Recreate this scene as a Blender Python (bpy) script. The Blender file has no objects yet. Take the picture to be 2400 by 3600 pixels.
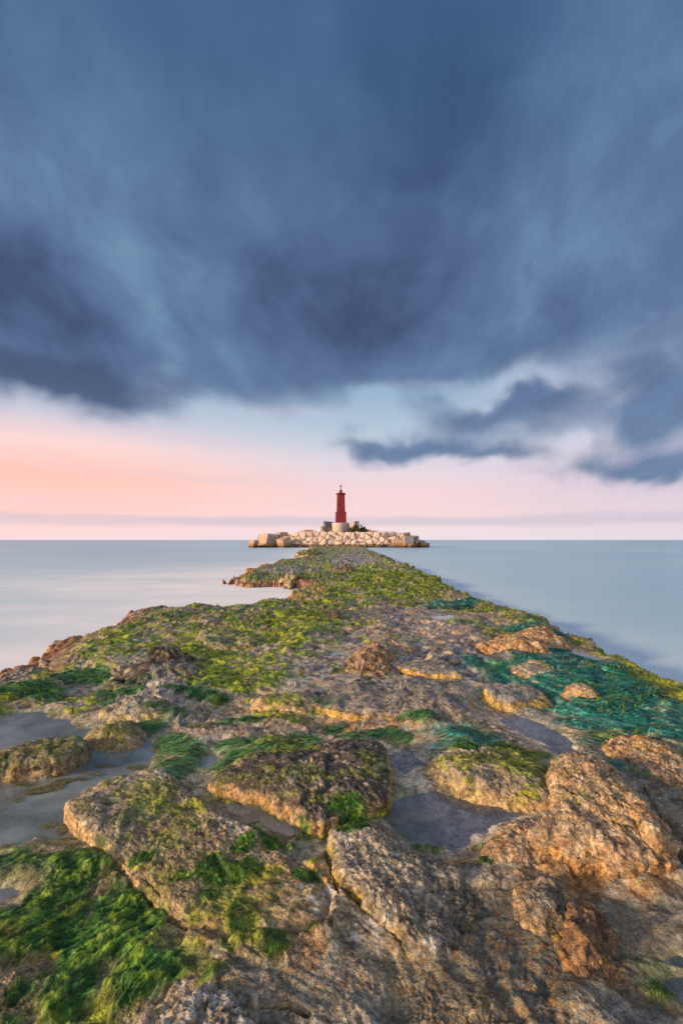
import bpy, math, random
import numpy as np

SC = bpy.context.scene
COL = SC.collection
R = math.radians

# ------------------------------------------------------------------ camera
CAM_Z = 1.95          # metres above the sea
FPX = 1600.0          # focal length of the photograph in its own pixels
cam_data = bpy.data.cameras.new('camera')
cam = bpy.data.objects.new('camera', cam_data)
COL.objects.link(cam)
SC.camera = cam
cam_data.sensor_fit = 'VERTICAL'
cam_data.sensor_height = 36.0
cam_data.sensor_width = 24.0
cam_data.lens = 16.0
cam_data.shift_y = 98.0 / 3600.0
cam_data.clip_start = 0.05
cam_data.clip_end = 30000.0
cam.location = (0, 0, CAM_Z)
cam.rotation_euler = (R(90), 0, 0)

# ------------------------------------------------------------------ sun
SUN_EL, SUN_AZ = 13.0, 245.0          # azimuth clockwise from +Y: low on the left, a little behind the camera
sun_data = bpy.data.lights.new('sun', 'SUN')
sun_data.energy = 5.0
sun_data.angle = R(7.0)
sun_data.color = (1.0, 0.66, 0.38)
sun = bpy.data.objects.new('sun', sun_data)
COL.objects.link(sun)
sd_ = (math.sin(R(SUN_AZ)) * math.cos(R(SUN_EL)), math.cos(R(SUN_AZ)) * math.cos(R(SUN_EL)), math.sin(R(SUN_EL)))
sun.location = (sd_[0] * 50, sd_[1] * 50, 60)
from mathutils import Vector
sun.rotation_euler = Vector(sd_).to_track_quat('Z', 'Y').to_euler()

SC.view_settings.view_transform = 'Standard'
SC.view_settings.look = 'None'
SC.view_settings.exposure = 0.30
SC.view_settings.gamma = 1.0
SC.view_settings.use_curve_mapping = False


# ------------------------------------------------------------------ tiny node language
class N:
    def __init__(s, tree): s.t = tree; s.n = tree.nodes; s.l = tree.links
    def math(s, op, *a, clamp=False):
        n = s.n.new('ShaderNodeMath'); n.operation = op; n.use_clamp = clamp
        for i, v in enumerate(a): s.put(n.inputs[i], v)
        return X(s, n.outputs[0])
    def put(s, inp, v):
        if isinstance(v, X): s.l.new(v.o, inp)
        elif hasattr(v, 'is_output') or isinstance(v, bpy.types.NodeSocket): s.l.new(v, inp)
        else: inp.default_value = v
    def mix(s, f, a, b, blend='MIX'):
        n = s.n.new('ShaderNodeMix'); n.data_type = 'RGBA'; n.blend_type = blend
        n.clamp_factor = True
        s.put(n.inputs[0], f); s.put(n.inputs[6], c4(a)); s.put(n.inputs[7], c4(b))
        return X(s, n.outputs[2])
    def ramp(s, f, stops, interp='LINEAR'):
        n = s.n.new('ShaderNodeValToRGB'); n.color_ramp.interpolation = interp
        e = n.color_ramp.elements
        while len(e) < len(stops): e.new(0.5)
        for k, (p, c) in enumerate(stops):
            e[k].position = p; e[k].color = c4(c)
        s.put(n.inputs[0], f)
        return X(s, n.outputs[0])
    def step(s, v, lo, hi, a=0.0, b=1.0, kind='SMOOTHSTEP'):
        n = s.n.new('ShaderNodeMapRange'); n.interpolation_type = kind
        s.put(n.inputs[0], v); s.put(n.inputs[1], lo); s.put(n.inputs[2], hi); s.put(n.inputs[3], a); s.put(n.inputs[4], b)
        return X(s, n.outputs[0])
    def noise(s, vec, scale, detail=4, rough=0.5, dist=0.0, out=0):
        n = s.n.new('ShaderNodeTexNoise')
        s.put(n.inputs['Vector'], vec); s.put(n.inputs['Scale'], scale); s.put(n.inputs['Detail'], detail)
        s.put(n.inputs['Roughness'], rough); s.put(n.inputs['Distortion'], dist)
        return X(s, n.outputs[out])
    def voro(s, vec, scale, feature='F1', out=0):
        n = s.n.new('ShaderNodeTexVoronoi'); n.feature = feature
        s.put(n.inputs['Vector'], vec); s.put(n.inputs['Scale'], scale)
        return X(s, n.outputs[out])
    def comb(s, x, y, z):
        n = s.n.new('ShaderNodeCombineXYZ')
        s.put(n.inputs[0], x); s.put(n.inputs[1], y); s.put(n.inputs[2], z)
        return X(s, n.outputs[0])
    def sep(s, v):
        n = s.n.new('ShaderNodeSeparateXYZ'); s.put(n.inputs[0], v)
        return [X(s, n.outputs[i]) for i in range(3)]
    def bump(s, h, strength, dist, normal=None):
        n = s.n.new('ShaderNodeBump'); s.put(n.inputs['Height'], h)
        n.inputs['Strength'].default_value = strength; n.inputs['Distance'].default_value = dist
        if normal is not None: s.put(n.inputs['Normal'], normal)
        return X(s, n.outputs[0])
    def obj(s):
        return X(s, s.n.new('ShaderNodeTexCoord').outputs['Object'])
    def attr(s, name, out='Color'):
        n = s.n.new('ShaderNodeAttribute'); n.attribute_name = name
        return X(s, n.outputs[out])


class X:
    def __init__(s, t, o): s.t = t; s.o = o
    def __add__(s, b): return s.t.math('ADD', s, b)
    __radd__ = __add__
    def __sub__(s, b): return s.t.math('SUBTRACT', s, b)
    def __rsub__(s, b): return s.t.math('SUBTRACT', b, s)
    def __mul__(s, b): return s.t.math('MULTIPLY', s, b)
    __rmul__ = __mul__
    def __truediv__(s, b): return s.t.math('DIVIDE', s, b)
    def __rtruediv__(s, b): return s.t.math('DIVIDE', b, s)


def c4(c):
    if isinstance(c, (tuple, list)): return (*c[:3], 1.0) if len(c) < 4 else tuple(c)
    return c


def srgb(r, g, b):
    f = lambda v: v / 12.92 if v <= 0.04045 else ((v + 0.055) / 1.055) ** 2.4
    return (f(r), f(g), f(b))


# ------------------------------------------------------------------ world: dusk sky with a torn cloud sheet
def build_world():
    w = bpy.data.worlds.new('World'); SC.world = w; w.use_nodes = True
    w.node_tree.nodes.clear()
    t = N(w.node_tree)
    d = X(t, t.n.new('ShaderNodeTexCoord').outputs['Generated'])
    x, y, z = t.sep(d)
    zz = t.math('MAXIMUM', z, 0.0)
    hyp = t.math('SQRT', x * x + y * y) + 1e-4
    s = z / hyp                                           # tangent of the elevation
    a = t.math('ARCTAN2', x, y)                            # azimuth, 0 = out to sea
    # warp so that blob edges tear like cloud
    n3 = t.noise(d, 5.0, 3.0, 0.50, 0.5)
    n3b = t.noise(t.comb(x, z * 1.0, y + 7.0), 6.5, 3.2, 0.50, 0.3)
    aw = a + (n3 - 0.5) * 0.26
    sw = s + (n3b - 0.5) * 0.17
    # cloud sheet in plan, drawn out towards the viewer by the long exposure
    px = x / (zz + 0.12); py = y / (zz + 0.12)
    sheet = t.noise(t.comb(px * 1.0, py * 0.62, 0.3), 1.25, 7, 0.52, 0.5)
    sheet2 = t.noise(t.comb(px * 1.7, py * 0.75, 4.3), 1.3, 6, 0.55, 0.6)
    soft = t.noise(d, 3.2, 5, 0.55, 0.4)

    def AS(qx, qy):
        return math.atan2(qx - 1200, 1600), (1898 - qy) / math.hypot(qx - 1200, 1600)

    def blob(qx, qy, rx, ry, amp, tilt=0.0):
        a0, s0 = AS(qx, qy)
        ca = 1600 / (1600 ** 2 + (qx - 1200) ** 2)
        sa = rx * ca; ss = ry / math.hypot(qx - 1200, 1600)
        da = (aw - a0); ds = (sw - s0)
        if tilt: ds = ds - da * tilt
        r2 = (da * (1 / sa)) * (da * (1 / sa)) + (ds * (1 / ss)) * (ds * (1 / ss))
        return t.math('EXPONENT', r2 * -0.9) * amp

    def total(lst):
        acc = None
        for q in lst:
            b = blob(*q)
            acc = b if acc is None else acc + b
        return acc
    # where cloud is present / torn open
    cover = t.step(s, 0.17, 0.42, -0.62, 0.55, 'LINEAR')
    extra = total([(120, 1270, 430, 190, 0.85), (330, 1430, 260, 60, 0.6), (800, 1380, 330, 70, 0.45),
                   (1420, 1566, 230, 40, 1.5, -0.03), (1720, 1590, 190, 38, 1.0), (1720, 1450, 280, 80, 1.1, 0.1), (2290, 1490, 340, 150, 1.6, 0.05), (2350, 1330, 260, 120, 0.35), (2330, 1630, 330, 45, 0.9),
                   (2200, 1640, 330, 30, 0.55), (1300, 1250, 600, 160, 0.4)])
    holes = total([(1330, 1440, 110, 60, 0.7), (1740, 1355, 230, 50, 0.75), (2010, 1530, 90, 55, 0.75), (2130, 1330, 120, 50, 0.3),
                   (950, 1500, 260, 60, 0.5), (900, 1350, 420, 70, 0.22), (470, 1020, 110, 190, 0.28), (590, 1210, 110, 80, 0.4)])
    back = t.step(y, 0.25, -0.75, 0.0, 0.75)                 # the sheet ends overhead: clear sky inland
    dens = cover + extra - holes + (sheet - 0.5) * 1.15 - back
    lowm = t.step(s, 0.36, 0.22)
    dens = t.step(dens, -0.30 - lowm * 0.15, 0.55 + lowm * 0.55)
    # clear sky
    el = t.math('ARCTANGENT', s) * (180 / math.pi)
    clear = t.ramp(t.math('MULTIPLY', el, 1 / 60.0), [
        (0.0, srgb(.91, .86, .88)), (0.05, srgb(.94, .82, .825)), (0.10, srgb(.93, .81, .825)), (0.155, srgb(.85, .82, .86)),
        (0.205, srgb(.72, .78, .84)), (0.28, srgb(.60, .70, .79)), (0.55, srgb(.40, .56, .70)), (1.0, srgb(.27, .45, .62))])
    peach = t.ramp(t.math('MULTIPLY', el, 1 / 60.0), [
        (0.0, srgb(.95, .84, .85)), (0.05, srgb(.99, .80, .77)), (0.12, srgb(1.0, .76, .685)), (0.175, srgb(.96, .82, .81)),
        (0.225, srgb(.78, .78, .84)), (0.30, srgb(.60, .70, .79)), (0.6, srgb(.40, .57, .70)), (1.0, srgb(.28, .46, .63))])
    # inland, overhead and behind the viewer the unseen sky is brightened to fill the ground
    inland = t.step(y, 0.15, -0.55)
    left = t.step(a, 0.12, -0.60)                            # warmer towards the sun
    clear = t.mix(left, clear, peach)
    clear = t.mix(inland * t.step(s, 0.0, 0.5, 0.55, 1.0), clear, (1.22, 1.12, 1.06))
    clear = t.mix(t.step(a, 0.15, 0.65) * t.step(s, 0.0, 0.12, 0.35, 0.7) , clear, srgb(.78, .765, .84))
    # faint second veil in the pink
    veil = t.noise(t.comb(a * 1.2, s * 12.0, 1.0), 2.2, 4, 0.5, 0.2)
    clear = t.mix(t.step(veil, 0.45, 0.75, 0, 0.30), clear, srgb(.84, .78, .84))
    # cloud colours
    shade = total([(150, 1340, 420, 110, 0.95), (40, 930, 300, 170, 0.85, -0.45), (1540, 330, 260, 420, 0.65), (1250, 1080, 420, 220, 0.35),
                   (1780, 1450, 260, 90, 0.1), (2000, 1120, 350, 120, 0.25)])
    lite = total([(1080, 120, 160, 220, 0.35), (300, 480, 320, 420, 0.45), (520, 960, 150, 200, 0.36), (2250, 120, 300, 260, 0.4),
                  (1950, 500, 200, 350, 0.22), (900, 760, 240, 140, 0.25)])
    tone = (sheet2 - 0.5) * 1.25 + (sheet - 0.5) * 0.6 + (soft - 0.5) * 0.9 + (t.noise(d, 10.0, 4, 0.6, 0.4) - 0.5) * 0.55 + 0.37 + shade * 0.66 - lite * 0.75
    cloud = t.ramp(t.math('MULTIPLY', tone, 1.0, clamp=True), [
        (0.0, srgb(.42, .54, .66)), (0.30, srgb(.365, .46, .60)), (0.60, srgb(.315, .395, .535)), (0.85, srgb(.26, .33, .465)), (1.0, srgb(.245, .305, .43))])
    zen = t.step(s, 0.50, 1.15)
    cloud = t.mix(zen * 0.60, cloud, srgb(.20, .345, .49))
    low = t.step(s, 0.42, 0.12)
    cloud = t.mix(low * 0.38, cloud, srgb(.49, .57, .69))
    # light edges where the sheet thins
    sky = t.mix(dens, clear, cloud)
    # long thin bar just above the horizon
    barn = t.noise(t.comb(a * 3.0, s * 40.0, 0.0), 1.6, 3, 0.5)
    sb = s + (barn - 0.5) * 0.018
    bar = t.step(t.math('ABSOLUTE', sb - 0.040), 0.017, 0.003)
    sky = t.mix(bar * t.step(a, -1.2, -0.1, 0.40, 0.62), sky, srgb(.76, .74, .80))
    # below the horizon: sea-coloured
    sky = t.mix(t.step(z, -0.001, -0.02), sky, srgb(.50, .62, .70))
    # the physical sky adds its own faint light
    nish = t.n.new('ShaderNodeTexSky'); nish.sky_type = 'NISHITA'; nish.sun_disc = False
    nish.sun_elevation = R(SUN_EL); nish.sun_rotation = R(SUN_AZ)
    bg = t.n.new('ShaderNodeBackground'); t.put(bg.inputs[0], sky); bg.inputs[1].default_value = 0.88
    bg2 = t.n.new('ShaderNodeBackground'); t.l.new(nish.outputs[0], bg2.inputs[0]); bg2.inputs[1].default_value = 0.002
    add = t.n.new('ShaderNodeAddShader'); t.l.new(bg.outputs[0], add.inputs[0]); t.l.new(bg2.outputs[0], add.inputs[1])
    out = t.n.new('ShaderNodeOutputWorld'); t.l.new(add.outputs[0], out.inputs[0])
    w.cycles.sampling_method = 'MANUAL'; w.cycles.sample_map_resolution = 512


build_world()


# ------------------------------------------------------------------ numpy noise
def _h(ix, iy, iz, seed):
    h = (ix.astype(np.int64) * 374761393 + iy.astype(np.int64) * 668265263 + iz * 2147483647 + seed * 1274126177) & 0xffffffff
    h = ((h ^ (h >> 13)) * 1274126177) & 0xffffffff
    h = (h ^ (h >> 16)) & 0xffffffff
    h = (h * 2246822519) & 0xffffffff
    return (h ^ (h >> 15)) & 0xffffffff


def perlin2(x, y, seed=0):
    ix = np.floor(x); iy = np.floor(y); fx = x - ix; fy = y - iy
    ux = fx * fx * fx * (fx * (fx * 6 - 15) + 10); uy = fy * fy * fy * (fy * (fy * 6 - 15) + 10)
    r = 0
    for dx in (0, 1):
        for dy in (0, 1):
            a = _h(ix + dx, iy + dy, 0, seed) * (2 * math.pi / 4294967296.0)
            g = np.cos(a) * (fx - dx) + np.sin(a) * (fy - dy)
            r = r + g * (ux if dx else 1 - ux) * (uy if dy else 1 - uy)
    return r * 1.4


def perlin3(x, y, z, seed=0):
    ix = np.floor(x); iy = np.floor(y); iz = np.floor(z); fx = x - ix; fy = y - iy; fz = z - iz
    ux = fx * fx * (3 - 2 * fx); uy = fy * fy * (3 - 2 * fy); uz = fz * fz * (3 - 2 * fz)
    r = 0
    for dx in (0, 1):
        for dy in (0, 1):
            for dz in (0, 1):
                h = _h(ix + dx, iy + dy, (iz + dz).astype(np.int64), seed)
                g = ((h & 1023) / 511.5 - 1) * (fx - dx) + (((h >> 10) & 1023) / 511.5 - 1) * (fy - dy) + (((h >> 20) & 1023) / 511.5 - 1) * (fz - dz)
                r = r + g * (ux if dx else 1 - ux) * (uy if dy else 1 - uy) * (uz if dz else 1 - uz)
    return r * 1.2


def fbm2(x, y, oct=4, seed=0, gain=0.5, ridge=False):
    r = 0; a = 1.0; tot = 0; f = 1.0
    for k in range(oct):
        n = perlin2(x * f + 17.3 * k, y * f - 9.1 * k, seed + k)
        if ridge: n = 1 - 2 * np.abs(n)
        r = r + n * a; tot += a; a *= gain; f *= 2.03
    return r / tot


def fbm3(x, y, z, oct=4, seed=0, gain=0.5, ridge=False):
    r = 0; a = 1.0; tot = 0; f = 1.0
    for k in range(oct):
        n = perlin3(x * f + 17.3 * k, y * f - 9.1 * k, z * f + 3.7 * k, seed + k)
        if ridge: n = 1 - 2 * np.abs(n)
        r = r + n * a; tot += a; a *= gain; f *= 2.03
    return r / tot


def worley2(x, y, seed=0):
    ix = np.floor(x); iy = np.floor(y)
    f1 = np.full(x.shape, 9.0); f2 = np.full(x.shape, 9.0); idv = np.zeros(x.shape)
    for dx in (-1, 0, 1):
        for dy in (-1, 0, 1):
            h = _h(ix + dx, iy + dy, 0, seed)
            qx = ix + dx + (h & 65535) / 65536.0; qy = iy + dy + (h >> 16) / 65536.0
            d = np.hypot(qx - x, qy - y)
            n = d < f1
            f2 = np.where(n, f1, np.minimum(f2, d)); idv = np.where(n, (h & 4095) / 4096.0, idv); f1 = np.where(n, d, f1)
    return f1, f2, idv


def sm(v, a, b):
    t = np.clip((v - a) / (b - a), 0, 1)
    return t * t * (3 - 2 * t)


def W(qx, qy, z):
    d = (CAM_Z - z) * FPX / (qy - 1898.0)
    return ((qx - 1200.0) / FPX * d, d)


def sd_poly(x, y, P):
    """signed distance to a closed polygon, negative inside"""
    P = np.asarray(P, float); n = len(P)
    d2 = np.full(x.shape, 1e18); inside = np.zeros(x.shape, bool)
    for i in range(n):
        ax, ay = P[i]; bx, by = P[(i + 1) % n]
        ex, ey = bx - ax, by - ay
        L = ex * ex + ey * ey + 1e-12
        t = np.clip(((x - ax) * ex + (y - ay) * ey) / L, 0, 1)
        d2 = np.minimum(d2, (x - ax - ex * t) ** 2 + (y - ay - ey * t) ** 2)
        if abs(ey) > 1e-12:
            c = ((ay > y) != (by > y)) & (x < ax + (y - ay) * ex / ey)
            inside ^= c
    d = np.sqrt(d2)
    return np.where(inside, -d, d)


def sd_local(x, y, P, pad):
    P = np.asarray(P, float)
    out = np.full(x.shape, 1e3)
    m = (x > P[:, 0].min() - pad) & (x < P[:, 0].max() + pad) & (y > P[:, 1].min() - pad) & (y < P[:, 1].max() + pad)
    if m.any(): out[m] = sd_poly(x[m], y[m], P)
    return out


def grid_mesh(name, co, mat, closed_u=False, attrs=None, parent=None, smooth=True, cap=False):
    """co: (rows, cols, 3)"""
    nr, nc = co.shape[:2]
    idx = np.arange(nr * nc).reshape(nr, nc)
    if closed_u: idx = np.concatenate([idx, idx[:, :1]], 1)
    q = np.stack([idx[:-1, :-1], idx[:-1, 1:], idx[1:, 1:], idx[1:, :-1]], -1).reshape(-1, 4)
    return raw_mesh(name, co.reshape(-1, 3), q, mat, attrs, parent, smooth)


def raw_mesh(name, v, q, mat, attrs=None, parent=None, smooth=True):
    me = bpy.data.meshes.new(name)
    v = np.ascontiguousarray(v, np.float32); q = np.ascontiguousarray(q, np.int32)
    k = q.shape[1]
    me.vertices.add(len(v)); me.vertices.foreach_set('co', v.ravel())
    me.loops.add(q.size); me.loops.foreach_set('vertex_index', q.ravel())
    me.polygons.add(len(q)); me.polygons.foreach_set('loop_start', np.arange(0, q.size, k, dtype=np.int32))
    try: me.polygons.foreach_set('loop_total', np.full(len(q), k, np.int32))
    except Exception: pass
    me.update(calc_edges=True)
    me.validate()
    if smooth: me.polygons.foreach_set('use_smooth', np.ones(len(me.polygons), bool))
    for an, arr in (attrs or {}).items():
        arr = np.asarray(arr, np.float32)
        if arr.ndim == 2:
            at = me.attributes.new(an, 'FLOAT_COLOR', 'POINT')
            at.data.foreach_set('color', np.concatenate([arr, np.ones((len(arr), 1), np.float32)], 1).ravel())
        else:
            at = me.attributes.new(an, 'FLOAT', 'POINT'); at.data.foreach_set('value', arr.ravel())
    if mat: me.materials.append(mat)
    o = bpy.data.objects.new(name, me); COL.objects.link(o)
    if parent: o.parent = parent
    return o


def tag(o, label=None, cat=None, group=None, kind=None):
    if label: o['label'] = label
    if cat: o['category'] = cat
    if group: o['group'] = group
    if kind: o['kind'] = kind
    return o


def empty(name, loc, label, cat, group=None, rz=0):
    o = bpy.data.objects.new(name, None); COL.objects.link(o)
    o.empty_display_size = 0.3
    o.location = loc; o.rotation_euler = (0, 0, rz)
    return tag(o, label, cat, group)


def new_mat(name):
    m = bpy.data.materials.new(name); m.use_nodes = True
    t = N(m.node_tree)
    p = m.node_tree.nodes['Principled BSDF']
    return m, t, p


# ------------------------------------------------------------------ materials of the natural rock, weed and water
def rock_material(name, bump=1.0):
    m, t, p = new_mat(name)
    o = t.obj()
    col = t.mix(1.0, t.attr('col'), (1.08, 1.08, 1.08), 'MULTIPLY'); wet = t.attr('wet', 'Fac')
    n1 = t.noise(o, 55, 6, 0.65, 0.4); n2 = t.noise(o, 16, 5, 0.6, 0.6); v = t.voro(o, 120)
    n5 = t.noise(o, 190, 4, 0.7)
    f = t.step(n1 * 0.65 + n5 * 0.35, 0.38, 0.62, 0.28, 1.70, 'LINEAR')
    f = t.math('POWER', f, 1.1); f = f + (1.0 - f) * (wet * 0.55)
    c = t.mix(1.0, col, t.comb(f, f, f), 'MULTIPLY')
    g = t.step(n2, 0.36, 0.64, 0.52, 1.42, 'LINEAR')
    c = t.mix(1.0, c, t.comb(g, g * 0.98 + 0.02, g * 0.92 + 0.06), 'MULTIPLY')
    n6 = t.noise(o, 260, 3, 0.7); n7 = t.noise(o, 95, 4, 0.65)
    c = t.mix(t.step(n6, 0.54, 0.66) * t.step(n7, 0.38, 0.6) * 0.60, c, t.mix(1.0, t.mix(0.12, c, (0.50, 0.49, 0.44)), (1.75, 1.75, 1.75), 'MULTIPLY'))
    c = t.mix(t.step(n7, 0.56, 0.68) * 0.5, c, t.mix(0.35, c, (0.46, 0.23, 0.06)))
    c = t.mix(t.step(n6, 0.45, 0.34) * 0.6, c, t.mix(0.75, c, (0.02, 0.02, 0.02)))
    # small pale barnacles and black pits
    c = t.mix(t.step(v, 0.16, 0.06) * t.step(n2, 0.5, 0.6) * 0.4, c, t.mix(1.0, c, (2.2, 2.15, 2.0), 'MULTIPLY'))
    c = t.mix(t.step(n1, 0.36, 0.28) * 0.75, c, (0.022, 0.020, 0.018))
    t.put(p.inputs['Base Color'], c)
    t.put(p.inputs['Roughness'], t.math('MULTIPLY', 1.0 - wet * 0.72, 0.82))
    p.inputs['Specular IOR Level'].default_value = 0.34
    h = n1 * 0.8 + n2 * 0.9 + n5 * 0.25 + t.step(v, 0.0, 0.5) * 0.15
    t.put(p.inputs['Normal'], t.bump(h * (1.0 - wet * 0.55), 1.0 * bump, 0.03))
    return m


M_ROCK = rock_material('coastal_rock')


def weed_material():
    m, t, p = new_mat('sea_weed')
    t.put(p.inputs['Base Color'], t.attr('col'))
    p.inputs['Roughness'].default_value = 0.42
    p.inputs['Specular IOR Level'].default_value = 0.5
    tr = t.n.new('ShaderNodeBsdfTranslucent'); t.put(tr.inputs[0], t.attr('col'))
    mx = t.n.new('ShaderNodeMixShader'); mx.inputs[0].default_value = 0.3
    out = t.n['Material Output']
    t.l.new(p.outputs[0], mx.inputs[1]); t.l.new(tr.outputs[0], mx.inputs[2]); t.l.new(mx.outputs[0], out.inputs[0])
    return m


M_WEED = weed_material()


def sea_material():
    m, t, p = new_mat('sea_water')
    o = t.obj()
    foam_and_lift = t.attr('foam_and_lift', 'Fac')
    x, y, z = t.sep(o)
    n = t.noise(t.comb(x * 0.035, y * 0.02, 0.0), 1.0, 4, 0.5, 0.5)
    n2 = t.noise(t.comb(x * 0.16, y * 0.30, 3.0), 1.0, 4, 0.55, 0.8)
    c = t.mix(t.step(n, 0.35, 0.7), (0.33, 0.55, 0.71), (0.42, 0.64, 0.79))
    c = t.mix(t.math('MULTIPLY', foam_and_lift, t.step(n2, 0.25, 0.65, 0.55, 1.0), clamp=True), c, (0.90, 0.92, 0.93))
    t.put(p.inputs['Base Color'], c)
    t.put(p.inputs['Roughness'], 0.36 + foam_and_lift * 0.4)
    p.inputs['IOR'].default_value = 1.33
    sw = t.noise(t.comb(x * 0.5, y * 0.22, 0.0), 1.0, 3, 0.5)
    t.put(p.inputs['Normal'], t.bump(sw, 0.12, 0.15))
    return m


def pool_material(name, tint, murk, murkcol, rough=0.03):
    m, t, p = new_mat(name)
    t.n.remove(p)
    o = t.obj()
    tr = t.n.new('ShaderNodeBsdfTransparent'); tr.inputs[0].default_value = c4(tint)
    df = t.n.new('ShaderNodeBsdfDiffuse'); df.inputs[0].default_value = c4(murkcol)
    gl = t.n.new('ShaderNodeBsdfGlossy'); gl.inputs['Roughness'].default_value = rough
    fr = t.n.new('ShaderNodeFresnel'); fr.inputs[0].default_value = 1.33
    b = t.bump(t.noise(o, 6.0, 3, 0.5), 0.10, 0.02)
    t.put(gl.inputs['Normal'], b)
    mu = t.n.new('ShaderNodeMixShader'); mx = t.n.new('ShaderNodeMixShader')
    t.put(mu.inputs[0], t.step(t.noise(o, 2.5, 4, 0.55, 0.5), 0.3, 0.7, murk * 0.5, murk * 1.4))
    t.l.new(tr.outputs[0], mu.inputs[1]); t.l.new(df.outputs[0], mu.inputs[2])
    fac = X(t, fr.outputs[0]) * 1.5 + 0.02
    t.put(mx.inputs[0], t.math('MINIMUM', fac, 1.0))
    t.l.new(mu.outputs[0], mx.inputs[1]); t.l.new(gl.outputs[0], mx.inputs[2])
    t.l.new(mx.outputs[0], t.n['Material Output'].inputs[0])
    return m


# ------------------------------------------------------------------ outline of the jetty
ZL, ZR = 0.14, 0.34
left_px = [(1101, 1929), (1041, 1953), (1130, 1957), (985, 1975), (915, 1998), (855, 2025), (803, 2043), (880, 2054), (1000, 2052), (1062, 2056),
           (1075, 2080), (1030, 2100), (1048, 2122), (960, 2130), (800, 2142), (650, 2136), (480, 2150), (400, 2205), (375, 2220),
           (300, 2245), (180, 2275), (112, 2310), (135, 2345), (0, 2385)]
right_px = [(2460, 2420), (2395, 2395), (2330, 2380), (2260, 2340), (2180, 2300), (2110, 2290), (2080, 2250), (1960, 2212), (1905, 2165),
            (1825, 2150), (1750, 2125), (1690, 2100), (1600, 2074), (1527, 2033), (1415, 1982), (1302, 1938), (1280, 1927)]
OUT = [(-9.0, 117.0)] + [W(a, b, ZL) for a, b in left_px] + [(-4.6, 3.0), (-4.6, -6.0), (4.3, -6.0), (4.3, 2.0)] + [W(a, b, ZR) for a, b in right_px] + [(5.0, 117.0)]
OUT = np.array(OUT)

# tide pools: outline (photo pixels), water level, depth
POOLS = [
    ('left', [(-260, 2640), (-100, 2560), (40, 2510), (150, 2500), (300, 2560), (420, 2570), (470, 2570), (545, 2590), (560, 2640), (540, 2690), (450, 2725), (330, 2770), (250, 2830), (260, 2890), (340, 2930), (330, 2960), (240, 2965), (120, 2960), (0, 2985), (-260, 3000)], 0.285, 0.10),
    ('mid', [(752, 2770), (800, 2775), (900, 2800), (985, 2830), (1050, 2880), (1150, 2900), (1190, 2900), (1150, 2950), (1060, 2960), (1010, 2965), (950, 2930), (880, 2895), (800, 2860), (760, 2815)], 0.305, 0.09),
    ('violet', [(1400, 2720), (1460, 2700), (1560, 2730), (1690, 2760), (1800, 2775), (1850, 2810), (1870, 2860), (1830, 2880), (1760, 2895), (1700, 2950), (1660, 2990), (1600, 3005), (1520, 2990), (1440, 2960), (1370, 2930), (1310, 2880), (1330, 2830), (1350, 2770)], 0.30, 0.05),
    ('stream', [(1650, 2415), (1700, 2430), (1740, 2470), (1790, 2490), (1880, 2540), (1960, 2570), (2010, 2600), (2050, 2650), (1990, 2680), (1950, 2650), (1880, 2600), (1800, 2570), (1750, 2545), (1730, 2500), (1660, 2470)], 0.325, 0.045),
    ('stream_low', [(1380, 2620), (1450, 2615), (1480, 2680), (1440, 2715), (1370, 2730), (1340, 2680)], 0.315, 0.03),
    ('slot', [(1500, 2380), (1560, 2385), (1560, 2430), (1500, 2425)], 0.325, 0.03),
    ('far', [(1505, 2165), (1590, 2162), (1605, 2178), (1560, 2184), (1520, 2178)], 0.335, 0.04),
    ('farther', [(1240, 2084), (1290, 2082), (1300, 2089), (1250, 2092)], 0.34, 0.04),
    ('tiny', [(1150, 2290), (1215, 2288), (1215, 2304), (1155, 2308)], 0.33, 0.03),
    ('tiny_b', [(1090, 2408), (1130, 2405), (1140, 2420), (1095, 2424)], 0.33, 0.03),
    ('patch', [(700, 2665), (745, 2650), (780, 2665), (740, 2700), (705, 2700)], 0.325, 0.02),
    ('mirror', [(1960, 2265), (2060, 2300), (2140, 2320), (2110, 2335), (2000, 2300)], 0.325, 0.02),
    ('cove', [(-60, 3105), (80, 3090), (130, 3105), (100, 3150), (20, 3185), (-60, 3190)], 0.318, 0.02),
    ('corner', [(2290, 3420), (2400, 3370), (2460, 3420), (2460, 3560), (2380, 3520), (2310, 3480)], 0.30, 0.03),
]
POOLW = {n: (np.array([W(a, b, z) for a, b in P]), z, dp) for n, P, z, dp in POOLS}


def px_poly(P, z=0.35):
    return np.array([W(a, b, z) for a, b in P])


def ell(qx, qy, rx, ry, tilt=0.0, n=18):
    ct, st = math.cos(R(tilt)), math.sin(R(tilt))
    out = []
    for k in range(n):
        t = 2 * math.pi * k / n
        u, v = rx * math.cos(t), ry * math.sin(t)
        out.append((qx + u * ct - v * st, qy + u * st + v * ct))
    return out


# ------------------------------------------------------------------ relief of the jetty
def crack_lines():
    L = [[(330, 2930), (390, 3035), (459, 3095), (513, 3112), (582, 3190), (635, 3250), (720, 3258), (796, 3320)],
         [(1163, 2944), (1150, 3010), (1172, 3090), (1190, 3150)],
         [(750, 2640), (660, 2780), (712, 2818), (770, 2850)],
         [(1529, 3010), (1570, 3070)], [(1847, 3130), (1900, 3230), (1990, 3320), (2050, 3400)],
         [(820, 3560), (930, 3570), (1010, 3560), (1080, 3590)],
         [(1620, 2370), (1560, 2360)], [(1930, 2330), (2010, 2360)], [(1850, 2520), (1980, 2560), (2020, 2590)],
         [(2110, 2580), (2250, 2760), (2330, 2900), (2400, 3020)], [(900, 2570), (1000, 2480), (1130, 2440)]]
    return [px_poly(q) for q in L]


CRACKS = crack_lines()


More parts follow.
